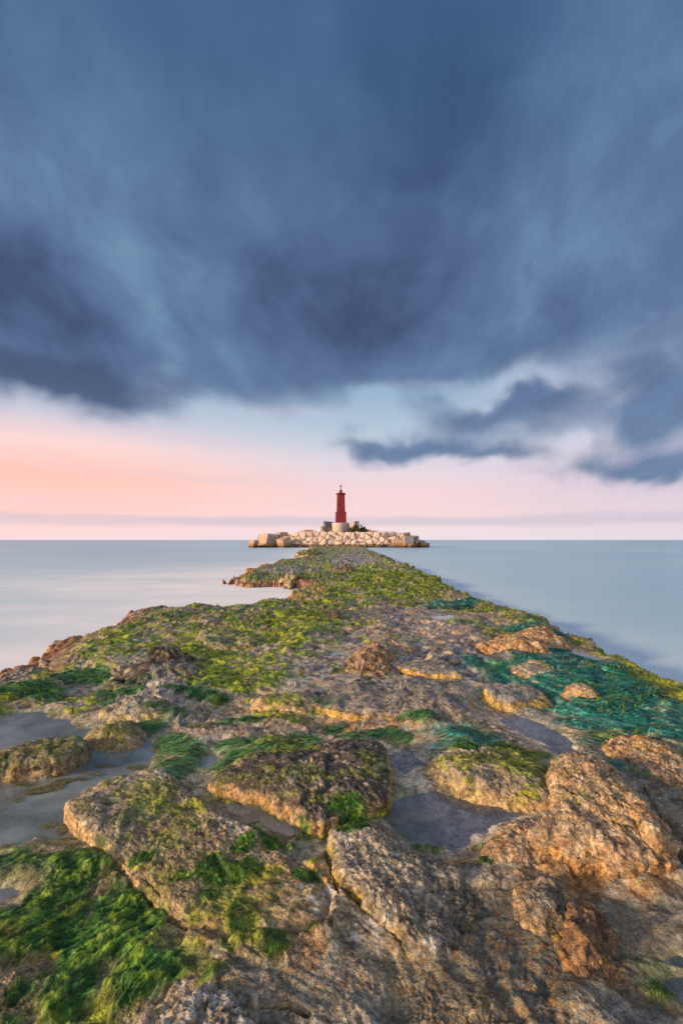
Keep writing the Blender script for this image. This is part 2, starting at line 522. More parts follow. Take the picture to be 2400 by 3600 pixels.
def sd_line(x, y, P):
    out = np.full(x.shape, 1e3)
    m = (x > P[:, 0].min() - .3) & (x < P[:, 0].max() + .3) & (y > P[:, 1].min() - .3) & (y < P[:, 1].max() + .3)
    if not m.any(): return out
    xs, ys = x[m], y[m]
    d = np.full(xs.shape, 1e3)
    for i in range(len(P) - 1):
        ex, ey = P[i + 1] - P[i]; L = ex * ex + ey * ey + 1e-12
        t = np.clip(((xs - P[i][0]) * ex + (ys - P[i][1]) * ey) / L, 0, 1)
        d = np.minimum(d, np.hypot(xs - P[i][0] - ex * t, ys - P[i][1] - ey * t))
    out[m] = d
    return out


def relief(x, y, masks):
    far = sm(y, 6, 30)
    wx = fbm2(x * 1.1, y * 1.1, 3, 91) * 0.35; wy = fbm2(x * 1.1, y * 1.1, 3, 95) * 0.35
    X_, Y_ = x + wx, y + wy
    z = 0.36 + fbm2(X_ * 0.55, Y_ * 0.45, 3, 3) * 0.06
    # ledges: quiet terraces with short steps
    q = fbm2(X_ * 0.85, Y_ * 0.8, 4, 11, 0.45) * 5.0
    fl = np.floor(q); fr = q - fl
    z += (fl + sm(fr, 0.76, 0.97)) * (0.022 + 0.014 * sm(y, 3.2, 5) + 0.02 * far)
    # lumps and crust
    lump = fbm2(X_ * 2.3, Y_ * 2.3, 5, 21, 0.52)
    z += lump * (0.048 + 0.07 * far)
    rid = fbm2(X_ * 6.5, Y_ * 6.5, 4, 31, 0.55, True)
    z += (rid - 0.2) * (0.018 + 0.04 * far)
    mid = sm(y, 3, 7)
    z += fbm2(x * 3.2, y * 5.5, 4, 35, 0.6, True) * 0.026 * mid * (1 + far)
    f1, f2, wid = worley2(X_ * 11, Y_ * 11, 5)
    crust = sm(fbm2(x * 0.9, y * 0.9, 3, 77), -0.15, 0.3)
    z += (wid - 0.5) * 0.010 * crust - sm(f2 - f1, 0.16, 0.0) * 0.004 * crust
    fine = fbm2(x * 38, y * 38, 4, 41, 0.6)
    quiet = 1.0 if masks is None else 1.0 - 0.6 * masks
    z += fine * 0.0085 * (0.6 + crust) * quiet
    g1, g2, gid = worley2(x * 60, y * 60, 8)
    near = 1 - sm(y, 2.5, 6)
    z -= sm(g1, 0.42, 0.12) * 0.0045 * near * sm(fbm2(x * 3, y * 3, 2, 55), -0.05, 0.3)
    return z, lump, rid, crust, fine


def weed_flow(x, y):
    """direction in which the weed lies"""
    a = np.where(x < 0, R(200), R(-25)) + fbm2(x * 0.8, y * 0.8, 2, 301) * 1.6
    a = np.where((y < 2.3) & (x < 0), R(235) + fbm2(x * 2.2, y * 2.2, 2, 305) * 1.5, a)
    return a


REG = {}


def region(name, polys, soft=0.05, warp=0.06, wf=4.0):
    REG[name] = ([px_poly(p) for p in polys], soft, warp, wf)


region('teal', [[(1760, 2275), (1960, 2275), (2150, 2325), (2230, 2390), (2420, 2500), (2480, 2700), (2400, 2660), (2250, 2600), (2110, 2570), (2080, 2640), (2170, 2700), (2060, 2700), (2010, 2600), (1960, 2530), (1860, 2470), (1840, 2400), (1790, 2320)],
                [(1500, 2110), (1700, 2110), (1640, 2140), (1490, 2140)], [(1740, 2190), (1900, 2200), (1980, 2240), (1900, 2240), (1760, 2215)],
                [(1610, 2300), (1780, 2340), (1840, 2400), (1740, 2390), (1640, 2340)], [(1520, 2580), (1640, 2560), (1750, 2590), (1700, 2640), (1600, 2640), (1510, 2650)]], 0.12, 0.14, 3.0)
region('strand', [[(570, 2560), (660, 2570), (720, 2620), (740, 2660), (690, 2700), (640, 2745), (560, 2720), (560, 2640)], [(740, 2690), (820, 2640), (930, 2635), (1040, 2640), (960, 2655), (830, 2680), (760, 2710)],
                  [(740, 2615), (900, 2600), (960, 2605), (900, 2625), (770, 2635)], ell(1100, 2632, 80, 14), ell(1040, 2590, 28, 9), ell(1080, 2592, 40, 14), ell(1170, 2555, 40, 25), ell(1240, 2590, 40, 24), ell(1345, 2575, 75, 18), ell(1420, 2590, 40, 14),
                  ell(1480, 2540, 80, 18), [(470, 2530), (560, 2510), (600, 2540), (560, 2560), (480, 2560)], ell(750, 2540, 60, 12), ell(860, 2520, 70, 12), ell(600, 2500, 90, 12),
                  ell(280, 2370, 120, 22), ell(420, 2420, 90, 18), ell(90, 2420, 160, 30), ell(700, 2440, 120, 14)], 0.05, 0.08, 4.0)
region('moss', [[(-80, 3010), (60, 2990), (180, 3010), (330, 2965), (395, 3040), (330, 3080), (330, 3130), (310, 3200), (290, 3260), (180, 3320), (60, 3345), (-80, 3340), (-80, 3200), (60, 3180), (130, 3100), (0, 3090)],
                [(400, 3080), (500, 3110), (590, 3190), (585, 3260), (545, 3290), (560, 3330), (660, 3360), (680, 3430), (560, 3480), (440, 3550), (400, 3540), (405, 3490), (370, 3440), (400, 3400), (400, 3350), (360, 3370), (330, 3420), (330, 3490), (280, 3560), (150, 3590), (140, 3500), (180, 3420), (150, 3390), (230, 3290), (290, 3220), (350, 3130), (420, 3120)], ell(60, 3480, 60, 26, -30), ell(20, 3580, 40, 30), ell(740, 3440, 60, 22, -30)], 0.03, 0.035, 7.0)
region('tuft', [ell(780, 3080, 95, 45, 10), ell(880, 3060, 45, 30), ell(855, 3240, 50, 70), ell(960, 3340, 60, 55, -30), ell(650, 3090, 25, 18), ell(500, 3030, 60, 22, -20), ell(1080, 3080, 50, 22),
                ell(1110, 3265, 18, 20), ell(955, 2960, 45, 35), ell(860, 2985, 50, 26, -35), ell(910, 2930, 70, 20, 30), ell(1240, 2930, 70, 45), ell(1500, 2960, 60, 20), ell(1020, 2975, 25, 18), ell(740, 3150, 40, 15), ell(1230, 2870, 70, 25), ell(1700, 3010, 16, 12),
                ell(1620, 2650, 60, 14), ell(1760, 2630, 45, 16), ell(2310, 3440, 60, 25, 20), ell(1700, 2960, 50, 12), ell(900, 2880, 20, 8), ell(1060, 2920, 40, 18)], 0.018, 0.03, 9.0)
region('violetbed', [POOLS[2][1], POOLS[3][1], POOLS[4][1]], 0.1, 0.05, 3.0)
region('olive', [[(-100, 2990), (250, 2960), (420, 3010), (600, 2960), (900, 3000), (1150, 3120), (1180, 3260), (1050, 3330), (900, 3420), (700, 3450), (500, 3640), (-100, 3640)], [(450, 2760), (700, 2790), (800, 2900), (560, 3000), (380, 2900)]], 0.15, 0.15, 4.0)
region('film', [ell(450, 2815, 150, 55, -8), ell(420, 2880, 90, 60), ell(600, 2960, 160, 60), ell(700, 3050, 160, 60), ell(120, 3440, 140, 110), ell(620, 3330, 160, 90), ell(500, 3480, 120, 70), ell(860, 3180, 200, 80), ell(2150, 2460, 150, 40), ell(1330, 3100, 60, 40),
                [(2040, 2330), (2200, 2310), (2420, 2400), (2480, 2520), (2300, 2480), (2180, 2400)]], 0.12, 0.12, 5.0)
region('bright', [[(900, 2180), (1000, 2160), (1180, 2170), (1260, 2190), (1250, 2240), (1050, 2240), (900, 2230)], [(1250, 1985), (1500, 2010), (1560, 2060), (1450, 2110), (1180, 2100), (1200, 2040)],
                  [(640, 2210), (900, 2200), (900, 2290), (720, 2330), (620, 2290)], [(230, 2220), (430, 2215), (480, 2260), (330, 2300), (220, 2290)], [(950, 2240), (1250, 2250), (1200, 2350), (900, 2360)], ell(800, 2390, 200, 40), ell(1150, 2350, 130, 30)], 0.5, 0.6, 1.3)
region('bare', [[(1120, 2190), (1500, 2140), (1780, 2190), (1690, 2250), (1640, 2300), (1780, 2360), (1800, 2440), (1900, 2520), (1800, 2600), (1500, 2580), (1150, 2560), (980, 2470), (1060, 2330)], ell(600, 2460, 260, 40), ell(860, 2560, 260, 50), ell(350, 2480, 200, 30), ell(1000, 2010, 120, 14), ell(1250, 1975, 90, 12)], 0.3, 0.45, 1.8)
region('greyrock', [[(1180, 2400), (1500, 2390), (1640, 2440), (1660, 2500), (1480, 2530), (1200, 2500), (1130, 2450)], [(1600, 2230), (1760, 2260), (1800, 2380), (1640, 2400), (1560, 2350), (1500, 2260)], ell(1300, 2160, 250, 22), ell(1560, 2330, 160, 60),
                    [(2000, 2640), (2400, 2720), (2480, 3000), (2330, 2900), (2150, 2740)], [(1640, 3150), (2000, 3080), (2460, 3100), (2460, 3640), (1500, 3640), (1400, 3500), (1560, 3350)], ell(900, 3500, 250, 60), ell(560, 2960, 60, 30)], 0.25, 0.25, 2.5)
region('darkwet', [[(1150, 1955), (1290, 1950), (1320, 1980), (1180, 1990)], ell(200, 2420, 150, 30), ell(1760, 3250, 180, 120), ell(2150, 3250, 220, 120), [(2240, 2740), (2400, 2880), (2460, 3020), (2380, 2990), (2280, 2860)], ell(1560, 3350, 220, 120), ell(2330, 3480, 120, 90)], 0.25, 0.2, 3.0)
region('sandy', [ell(900, 2560, 260, 40), ell(1160, 2540, 130, 50), ell(1700, 2560, 150, 40), ell(1650, 2460, 60, 20), ell(780, 3000, 150, 40), ell(1000, 3200, 160, 90), ell(620, 3180, 60, 60), ell(1600, 2900, 60, 40), ell(1800, 2950, 110, 40), ell(1900, 3060, 180, 40), ell(1060, 3430, 220, 70), ell(60, 3380, 160, 50), ell(2000, 2480, 90, 30)], 0.14, 0.15, 4.0)
region('rusty', [ell(2150, 3090, 260, 40), ell(1320, 2560, 170, 18), ell(1380, 2520, 260, 14), ell(1700, 2990, 200, 35), ell(1850, 3020, 120, 40), ell(800, 3285, 90, 14), ell(1320, 2600, 200, 12), ell(2060, 3420, 90, 40), ell(1000, 3090, 200, 40), ell(2250, 2650, 170, 50, 18), ell(80, 2430, 90, 26)], 0.10, 0.10, 6.0)
region('pale', [ell(1110, 3205, 50, 22), ell(560, 2740, 110, 14), ell(660, 2810, 50, 20), ell(830, 2925, 70, 30, 20), ell(1120, 3150, 80, 60), ell(1280, 3010, 80, 60), ell(1180, 2690, 140, 25), ell(1290, 3240, 60, 60), ell(300, 2810, 40, 12, -25)], 0.06, 0.08, 9.0)


def rmask(name, x, y):
    polys, soft, warp, wf = REG[name]
    out = np.zeros(x.shape)
    wn = None
    for P in polys:
        pad = soft * 2 + warp * 2
        m = (x > P[:, 0].min() - pad) & (x < P[:, 0].max() + pad) & (y > P[:, 1].min() - pad) & (y < P[:, 1].max() + pad)
        if not m.any(): continue
        xs, ys = x[m], y[m]
        sd = sd_poly(xs, ys, P) + fbm2(xs * wf, ys * wf, 4, 400, 0.6) * warp * 1.6
        out[m] = np.maximum(out[m], sm(-sd, -soft, soft))
    return out


def mixc(c, col, m):
    m = m[..., None]
    col = np.asarray(col)
    return c * (1 - m) + col * m


TAN = (0.44, 0.35, 0.20); GREY = (0.33, 0.33, 0.29); DARK = (0.055, 0.05, 0.05); ORANGE = (0.44, 0.21, 0.06); CREAM = (0.56, 0.46, 0.33)
YG = (0.42, 0.52, 0.018); GREEN = (0.07, 0.20, 0.018); TEAL = (0.012, 0.17, 0.12); DG = (0.022, 0.095, 0.018); PINK = (0.36, 0.15, 0.10); WHITE = (0.62, 0.60, 0.55); SEAG = (0.05, 0.22, 0.10)


def rock_colour(x, y, z, nz, lump, fine, seed=0, warm=0.0):
    na = fbm2(x * 1.3, y * 1.3, 4, 501 + seed); nb = fbm2(x * 5, y * 5 + z * 3, 5, 511 + seed, 0.6); nc = fbm2(x * 24, y * 24 + z * 20, 4, 521 + seed, 0.6)
    n2 = fbm2(x * 2.4, y * 2.4, 4, 531 + seed)
    c = np.empty(x.shape + (3,)); c[:] = TAN
    c = mixc(c, GREY, sm(na + warm * -0.25, -0.35, 0.15))
    c = mixc(c, (0.27, 0.22, 0.12), sm(n2, 0.0, 0.4) * 0.6)
    c = mixc(c, DARK, sm(nb, 0.10, 0.42) * 0.72)
    c = mixc(c, CREAM, sm(-nb, 0.12, 0.45) * 0.55)
    c = mixc(c, ORANGE, sm(fbm2(x * 3.1, y * 3.1 + z * 2, 4, 541 + seed), 0.18, 0.45) * 0.6)
    c = mixc(c, WHITE, sm(nc, 0.33, 0.5) * 0.35)
    c = mixc(c, DARK, sm(-nc, 0.22, 0.5) * 0.6)
    # steep faces get a warm sunlit tone in their colour, tops stay greyer
    st = sm(nz, 0.86, 0.55)
    c = mixc(c, (0.52, 0.36, 0.17), st * 0.5)
    return c, na, nb, nc


# ------------------------------------------------------------------ separate rocks standing on the jetty
# name, label, outline of the upper rim (photo pixels), rim height, dome, tilt (dz/dx, dz/dy), style
ROCKS = [
    dict(label='big orange crusted boulder right of the violet pool', P=[(1950, 2700), (1985, 2672), (2050, 2664), (2130, 2690), (2195, 2760), (2250, 2800), (2300, 2870), (2340, 2920), (2380, 2985), (2370, 3005), (2320, 3000), (2210, 3012), (2110, 2995), (2030, 2990), (1960, 2965), (1890, 2930), (1880, 2895), (1950, 2870), (1940, 2780)],
         z=0.43, dome=0.10, tilt=(-0.02, 0.05), st='orange', rough=1.25),
    dict(label='dark topped ridge slab with orange face behind the green pool', P=[(748, 2728), (800, 2690), (870, 2665), (960, 2650), (1060, 2650), (1170, 2625), (1290, 2615), (1350, 2640), (1370, 2700), (1360, 2780), (1300, 2815), (1200, 2840), (1130, 2862), (1070, 2850), (1020, 2815), (930, 2770), (850, 2752), (770, 2748)],
         z=0.43, dome=0.06, tilt=(0.03, 0.03), st='dark', rough=1.0),
    dict(label='broad tan slab with yellow green film left of the middle', P=[(241, 2833), (330, 2785), (428, 2738), (566, 2715), (658, 2765), (720, 2814), (800, 2862), (880, 2905), (949, 2950), (1000, 3000), (1080, 3030), (1140, 3080), (1165, 3140), (1165, 3200), (1130, 3250), (1050, 3270), (940, 3275), (796, 3290), (720, 3235), (635, 3225), (582, 3165), (513, 3090), (459, 3060), (390, 3000), (320, 2925), (250, 2870)],
         z=0.378, dome=0.02, tilt=(-0.04, -0.005), st='tan', rough=0.75, blend=(0.6, -1.0)),
    dict(label='pale crusted slab with yellow edge at the centre front', P=[(1172, 2935), (1215, 2905), (1280, 2905), (1340, 2950), (1420, 2992), (1520, 3012), (1610, 3040), (1650, 3120), (1640, 3220), (1590, 3285), (1521, 3315), (1450, 3310), (1391, 3255), (1340, 3215), (1290, 3180), (1215, 3110), (1180, 3050), (1165, 2985)],
         z=0.40, dome=0.03, tilt=(-0.085, 0.02), st='pale', rough=1.0, blend=(1.0, -0.4)),
    dict(label='mossy brown rock standing in the left pool', P=[(-130, 2660), (13, 2637), (90, 2605), (165, 2589), (240, 2588), (290, 2598), (292, 2620), (250, 2655), (180, 2685), (90, 2690), (0, 2700), (-130, 2725)],
         z=0.40, dome=0.05, tilt=(0.05, 0.02), st='mossy', rough=1.0),
    dict(label='small yellow topped rock at the back of the left pool', P=[(351, 2552), (400, 2538), (460, 2540), (474, 2556), (460, 2576), (410, 2584), (360, 2572)], z=0.38, dome=0.03, tilt=(0, 0), st='mossy', rough=1.0),
    dict(label='low black rock on the green left bank, nearer of the dark pair', P=[(408, 2378), (460, 2350), (520, 2332), (600, 2330), (660, 2342), (716, 2354), (690, 2374), (600, 2382), (520, 2392), (440, 2396)], z=0.44, dome=0.11, tilt=(0.0, 0.03), st='black', rough=1.2),
    dict(label='humped black rock on the green left bank, farther of the dark pair', P=[(508, 2308), (560, 2288), (600, 2280), (640, 2292), (650, 2308), (600, 2318), (540, 2318)], z=0.44, dome=0.13, tilt=(0, 0), st='black', rough=1.2),
    dict(label='knobbly rust brown rock in the middle of the jetty', P=[(1238, 2340), (1250, 2305), (1285, 2292), (1330, 2285), (1368, 2305), (1362, 2335), (1310, 2350), (1270, 2352)], z=0.44, dome=0.13, tilt=(0, 0), st='rust', rough=1.9),
    dict(label='grey brown hump behind the knobbly rust rock', P=[(1300, 2280), (1320, 2250), (1350, 2240), (1410, 2250), (1450, 2272), (1400, 2285), (1350, 2288)], z=0.43, dome=0.10, tilt=(0, 0), st='grey', rough=1.3),
    dict(label='small white stone beside the thin yellow ledge', P=[(1500, 2322), (1506, 2308), (1522, 2303), (1545, 2314), (1542, 2328), (1515, 2330)], z=0.43, dome=0.05, tilt=(0, 0), st='white', rough=1.0),
    dict(label='thin grey ledge slab with bright yellow front edge', P=[(1400, 2336), (1440, 2326), (1510, 2324), (1570, 2328), (1605, 2348), (1622, 2370), (1560, 2362), (1490, 2356), (1440, 2346)], z=0.44, dome=0.02, tilt=(0, 0.05), st='ledge', rough=0.8),
    dict(label='wide low grey plate with golden front in the centre', P=[(1130, 2470), (1190, 2420), (1280, 2392), (1400, 2385), (1530, 2398), (1620, 2425), (1650, 2470), (1640, 2500), (1560, 2515), (1440, 2512), (1330, 2505), (1220, 2490)], z=0.42, dome=0.04, tilt=(0, 0.03), st='ledge', rough=1.0),
    dict(label='orange rock ridge on the teal weed, farther right one', P=[(1820, 2232), (1860, 2218), (1920, 2222), (1960, 2240), (1970, 2256), (1920, 2262), (1860, 2254)], z=0.46, dome=0.07, tilt=(0, 0), st='orange', rough=1.3),
    dict(label='long orange rock ridge above the dark green hollow', P=[(1695, 2258), (1750, 2240), (1830, 2252), (1900, 2272), (1914, 2288), (1870, 2294), (1800, 2286), (1730, 2272)], z=0.45, dome=0.07, tilt=(0, 0), st='orange', rough=1.3),
    dict(label='grey flat rock with a crack left of the teal weed bed', P=[(1810, 2340), (1860, 2322), (1910, 2330), (1955, 2356), (1930, 2366), (1860, 2362)], z=0.43, dome=0.05, tilt=(0, 0), st='grey', rough=1.0),
    dict(label='yellow lit rock poking out of the teal weed bed', P=[(2002, 2420), (2010, 2404), (2050, 2406), (2085, 2426), (2092, 2440), (2050, 2436)], z=0.43, dome=0.04, tilt=(0, 0), st='orange', rough=1.0),
    dict(label='smooth grey plate beside the upper stream pool', P=[(1706, 2425), (1740, 2404), (1810, 2398), (1870, 2412), (1890, 2440), (1850, 2455), (1790, 2465), (1730, 2448)], z=0.42, dome=0.04, tilt=(0, 0), st='ledge', rough=0.8),
    dict(label='rusty streaked rock at the right edge below the teal weed', P=[(2155, 2605), (2180, 2588), (2240, 2595), (2320, 2625), (2400, 2670), (2460, 2720), (2440, 2760), (2340, 2730), (2260, 2700), (2190, 2645)], z=0.42, dome=0.06, tilt=(0, 0), st='orange', rough=1.4),
    dict(label='rounded ochre mound between violet pool and stream', P=[(1530, 2690), (1570, 2640), (1650, 2622), (1740, 2625), (1830, 2650), (1910, 2690), (1945, 2740), (1930, 2790), (1860, 2790), (1760, 2762), (1640, 2740), (1560, 2720)], z=0.40, dome=0.06, tilt=(0, 0.05), st='tan', rough=1.0),
    dict(label='tan crusted shelf joining the boulder to the violet pool', P=[(1700, 2980), (1740, 2935), (1800, 2895), (1870, 2885), (1960, 2900), (1990, 2960), (1940, 3010), (1840, 3020), (1760, 3010)], z=0.36, dome=0.045, tilt=(0.03, 0.0), st='orange', rough=1.0),
    dict(label='small hooked rock rim with pale left edge at lower right', P=[(1845, 3140), (1870, 3105), (1905, 3085), (1945, 3090), (1960, 3130), (1935, 3190), (1910, 3215), (1870, 3190)], z=0.385, dome=0.03, tilt=(0, 0), st='grey', rough=1.2),
    dict(label='brown knob with orange left side at lower right', P=[(1985, 3320), (1990, 3260), (2020, 3205), (2070, 3200), (2110, 3250), (2110, 3330), (2080, 3390), (2020, 3370)], z=0.36, dome=0.055, tilt=(0, 0), st='rust', rough=1.4),
    dict(label='white crusted pitted rock at the bottom left corner of the front', P=[(520, 3600), (560, 3540), (640, 3480), (720, 3465), (780, 3490), (840, 3540), (900, 3600), (880, 3700), (700, 3760), (540, 3700)], z=0.40, dome=0.05, tilt=(0, 0), st='white', rough=1.5),
    dict(label='mossy bump with white rim on the left bank', P=[(930, 2445), (1010, 2430), (1090, 2440), (1110, 2465), (1040, 2480), (950, 2472)], z=0.40, dome=0.04, tilt=(0, 0), st='tan', rough=1.0),
    dict(label='grey and white crusted hump on the left bank', P=[(700, 2240), (760, 2218), (850, 2222), (880, 2245), (830, 2262), (740, 2262)], z=0.42, dome=0.06, tilt=(0, 0), st='pale', rough=1.4),
    dict(label='olive hump with ochre face near the cove', P=[(960, 2158), (1020, 2140), (1110, 2142), (1190, 2150), (1180, 2164), (1080, 2172), (990, 2168)], z=0.44, dome=0.08, tilt=(0, 0), st='mossy', rough=1.1),
    dict(label='rusty knob at the mouth of the sea cove', P=[(1034, 2100), (1040, 2084), (1080, 2076), (1140, 2080), (1150, 2095), (1100, 2104), (1060, 2112)], z=0.34, dome=0.12, tilt=(0, 0), st='pinkish', rough=1.3),
    dict(label='grey white oval rock ringed by green weed on the left bank', P=[(380, 2476), (430, 2458), (520, 2455), (590, 2466), (600, 2482), (540, 2498), (440, 2500), (390, 2492)], z=0.40, dome=0.05, tilt=(0, 0), st='pale', rough=1.0),
    dict(label='tall thin orange rock fin leaning on the big boulder', P=[(2190, 2800), (2215, 2790), (2260, 2825), (2300, 2875), (2330, 2925), (2300, 2930), (2250, 2890), (2205, 2850)], z=0.50, dome=0.03, tilt=(0, 0), st='orange', rough=1.0),
    dict(label='low mossy knob at the far left end of the causeway', P=[(1045, 1948), (1065, 1942), (1110, 1941), (1130, 1946), (1100, 1951)], z=0.36, dome=0.16, tilt=(0, 0), st='mossy', rough=1.6),
    dict(label='dark knob with pale spots far up the causeway', P=[(1195, 2008), (1210, 2000), (1240, 2001), (1242, 2010), (1215, 2013)], z=0.44, dome=0.10, tilt=(0, 0), st='black', rough=1.6),
    dict(label='cream patched crusted knob left of the far causeway', P=[(995, 2030), (1015, 2022), (1045, 2024), (1050, 2032), (1020, 2038)], z=0.34, dome=0.09, tilt=(0, 0), st='pale', rough=1.5),
    dict(label='olive black hump right of centre on the far causeway', P=[(1305, 2040), (1320, 2030), (1345, 2031), (1348, 2042), (1325, 2046)], z=0.42, dome=0.10, tilt=(0, 0), st='mossy', rough=1.5),
]


def smooth_closed(P, n):
    P = np.asarray(P, float); m = len(P)
    seg = np.hypot(*(np.roll(P, -1, 0) - P).T); cum = np.concatenate([[0], np.cumsum(seg)])
    s = np.linspace(0, cum[-1], n, endpoint=False)
    i = np.clip(np.searchsorted(cum, s, 'right') - 1, 0, m - 1); t = ((s - cum[i]) / seg[i])[:, None]
    p0, p1, p2, p3 = P[(i - 1) % m], P[i], P[(i + 1) % m], P[(i + 2) % m]
    cr = 0.5 * ((2 * p1) + (-p0 + p2) * t + (2 * p0 - 5 * p1 + 4 * p2 - p3) * t * t + (-p0 + 3 * p1 - 3 * p2 + p3) * t ** 3)
    lin = p1 + (p2 - p1) * t
    return cr * 0.5 + lin * 0.5


for r_ in ROCKS:
    big_ = 'boulder right' in r_['label'] or 'ridge slab' in r_['label'] or 'fin leaning' in r_['label']
    if 'orange rock ridge' in r_['label']: r_['dome'] = 0.20; r_['rough'] = 2.0
    if 'small white stone' in r_['label']: r_['dome'] = 0.16
    if not big_:
        r_['z'] = 0.36 + (r_['z'] - 0.36) * 0.62
        r_['dome'] *= 0.75 if r_['st'] in ('black', 'rust', 'mossy') else 0.5
    r_['W'] = np.array([W(a, b, r_['z']) for a, b in r_['P']])


# ------------------------------------------------------------------ the jetty itself: one dense height sheet
def terrain_eval(x, y):
    z, lump, rid, crust, fine = relief(x, y, np.clip(rmask('greyrock', x, y) + 0.5 * rmask('olive', x, y), 0, 1))
    # edges
    sd = sd_poly(x, y, OUT)
    ws = fbm2(x * 1.6, y * 1.6, 4, 61, 0.55) * (0.36 + 0.5 * sm(y, 8, 30)) + fbm2(x * 5, y * 3, 3, 66, 0.6) * 0.14
    sdw = sd + ws
    lf = sm(-x, -0.5, 1.5)
    z = z - 0.19 * sm(sdw, -1.1, 0.05) * lf
    z = z - 0.05 * sm(sdw, -0.5, 0.0) * (1 - lf)
    k = sm(sdw, -0.10, 0.38)
    z = z * (1 - k) + (-0.7) * k
    edge = sm(sdw, -1.0, -0.15)
    # cracks
    for L in CRACKS:
        d = sd_line(x, y, L)
        if (d < 0.3).any():
            d = np.where(d < 0.3, d + fbm2(x * 12, y * 12, 3, 71) * 0.012, d)
            cw = 0.005 + 0.016 * sm(fbm2(x * 4, y * 4, 2, 72), -0.2, 0.4)
            z = z - sm(d / cw, 1.0, 0.15) * 0.045
    # the causeway rises to meet the backs of its rocks
    for r in ROCKS:
        P = r['W']; sz = math.hypot(np.ptp(P[:, 0]), np.ptp(P[:, 1])); L = min(0.5, 0.30 * sz)
        s = sd_local(x, y, P, L); m = (s < L) & (s > -0.05)
        if not m.any(): continue
        C = P.mean(0); bd = np.array(r.get('blend', (0.25, 1.0)), float); bd /= np.linalg.norm(bd)
        ux, uy = x[m] - C[0], y[m] - C[1]; q = (ux * bd[0] + uy * bd[1]) / np.maximum(np.hypot(ux, uy), 1e-4)
        wgt = (0.25 + 0.75 * sm(q, -0.1, 0.6)) if P[:, 1].mean() > 3.4 else sm(q, -0.1, 0.6)
        wgt = wgt * (1 - np.clip(s[m], 0, L) / L) ** 1.6
        z[m] = z[m] + np.maximum(r['z'] - 0.03 - 0.36, 0) * 1.0 * wgt
    # pools
    wetpool = np.zeros(x.shape)
    for nme, (P, lv, dp) in POOLW.items():
        s = sd_local(x, y, P, 0.5)
        m = s < 0.5
        if not m.any(): continue
        s2 = s[m] + fbm2(x[m] * 5, y[m] * 5, 4, 81, 0.6) * 0.07
        zi = np.minimum(z[m], lv - dp * sm(-s2, 0.0, 0.14) + lump[m] * 0.035 + 0.004)
        zo = np.maximum(np.minimum(z[m], lv + 0.012 + np.clip(s[m], 0, 1) * 0.16 + lump[m] * 0.03), lv + 0.005 + sm(s2, 0, 0.1) * 0.008)
        w = sm(s2, -0.02, 0.03)
        zz = zi * (1 - w) + zo * w
        f = sm(s[m], 0.35, 0.15)
        z[m] = z[m] * (1 - f) + zz * f
        wetpool[m] = np.maximum(wetpool[m], sm(s2, 0.10, -0.02))
    # bed under the separate rocks
    for r in ROCKS:
        P = r['W']; s = sd_local(x, y, P, 0.15)
        m = s < 0.02
        if m.any():
            kk = sm(-s[m], -0.02, 0.05)
            z[m] = z[m] * (1 - kk) + np.minimum(z[m], r['z'] - 0.09) * kk
    return z, lump, rid, crust, fine, sdw, edge, wetpool, lf


def aniso(x, y, deg, fu, fv, seed):
    c, s = math.cos(R(deg)), math.sin(R(deg))
    w = fbm2(x * 2.5, y * 2.5, 3, seed + 50) * 0.16
    u = x * c + y * s; v = -x * s + y * c
    return fbm2(u * fu, (v + w) * fv, 3, seed, 0.55, False)


# rows and columns: fine near the viewer, coarser with distance
_rows = [-6, -4.5, -3.2, -2.2, -1.4, -0.8, -0.3, 0.1, 0.4, 0.65, 0.85, 1.0]
_y = 1.1
while _y < 116:
    _rows.append(_y); _y += 0.00185 * _y ** 1.5 if _y > 1.3 else 0.01
GY = np.array(_rows); NC = 860
tt = np.linspace(0, 1, NC)
XLv = np.interp(GY, [0, 10, 40, 117], [-5.4, -5.4, -6.6, -10.6]); XRv = np.interp(GY, [0, 40, 117], [5.2, 5.4, 6.4])
GX = np.empty((len(GY), NC)); KX = []
for i, yy in enumerate(GY):
    yv = max(yy, 1.0)
    a, b = max(XLv[i] * 0.94, -0.80 * yv), min(XRv[i] * 0.94, 0.80 * yv)
    KX.append((XLv[i], a, b, XRv[i]))
    GX[i] = np.interp(tt, [0, 0.07, 0.93, 1], [XLv[i], a, b, XRv[i]])
KX = np.array(KX)
GYY = np.repeat(GY[:, None], NC, 1)
tz, t_lump, t_rid, t_crust, t_fine, t_sd, t_edge, t_pool, t_lf = terrain_eval(GX.ravel(), GYY.ravel())
gx, gy = GX.ravel(), GYY.ravel()
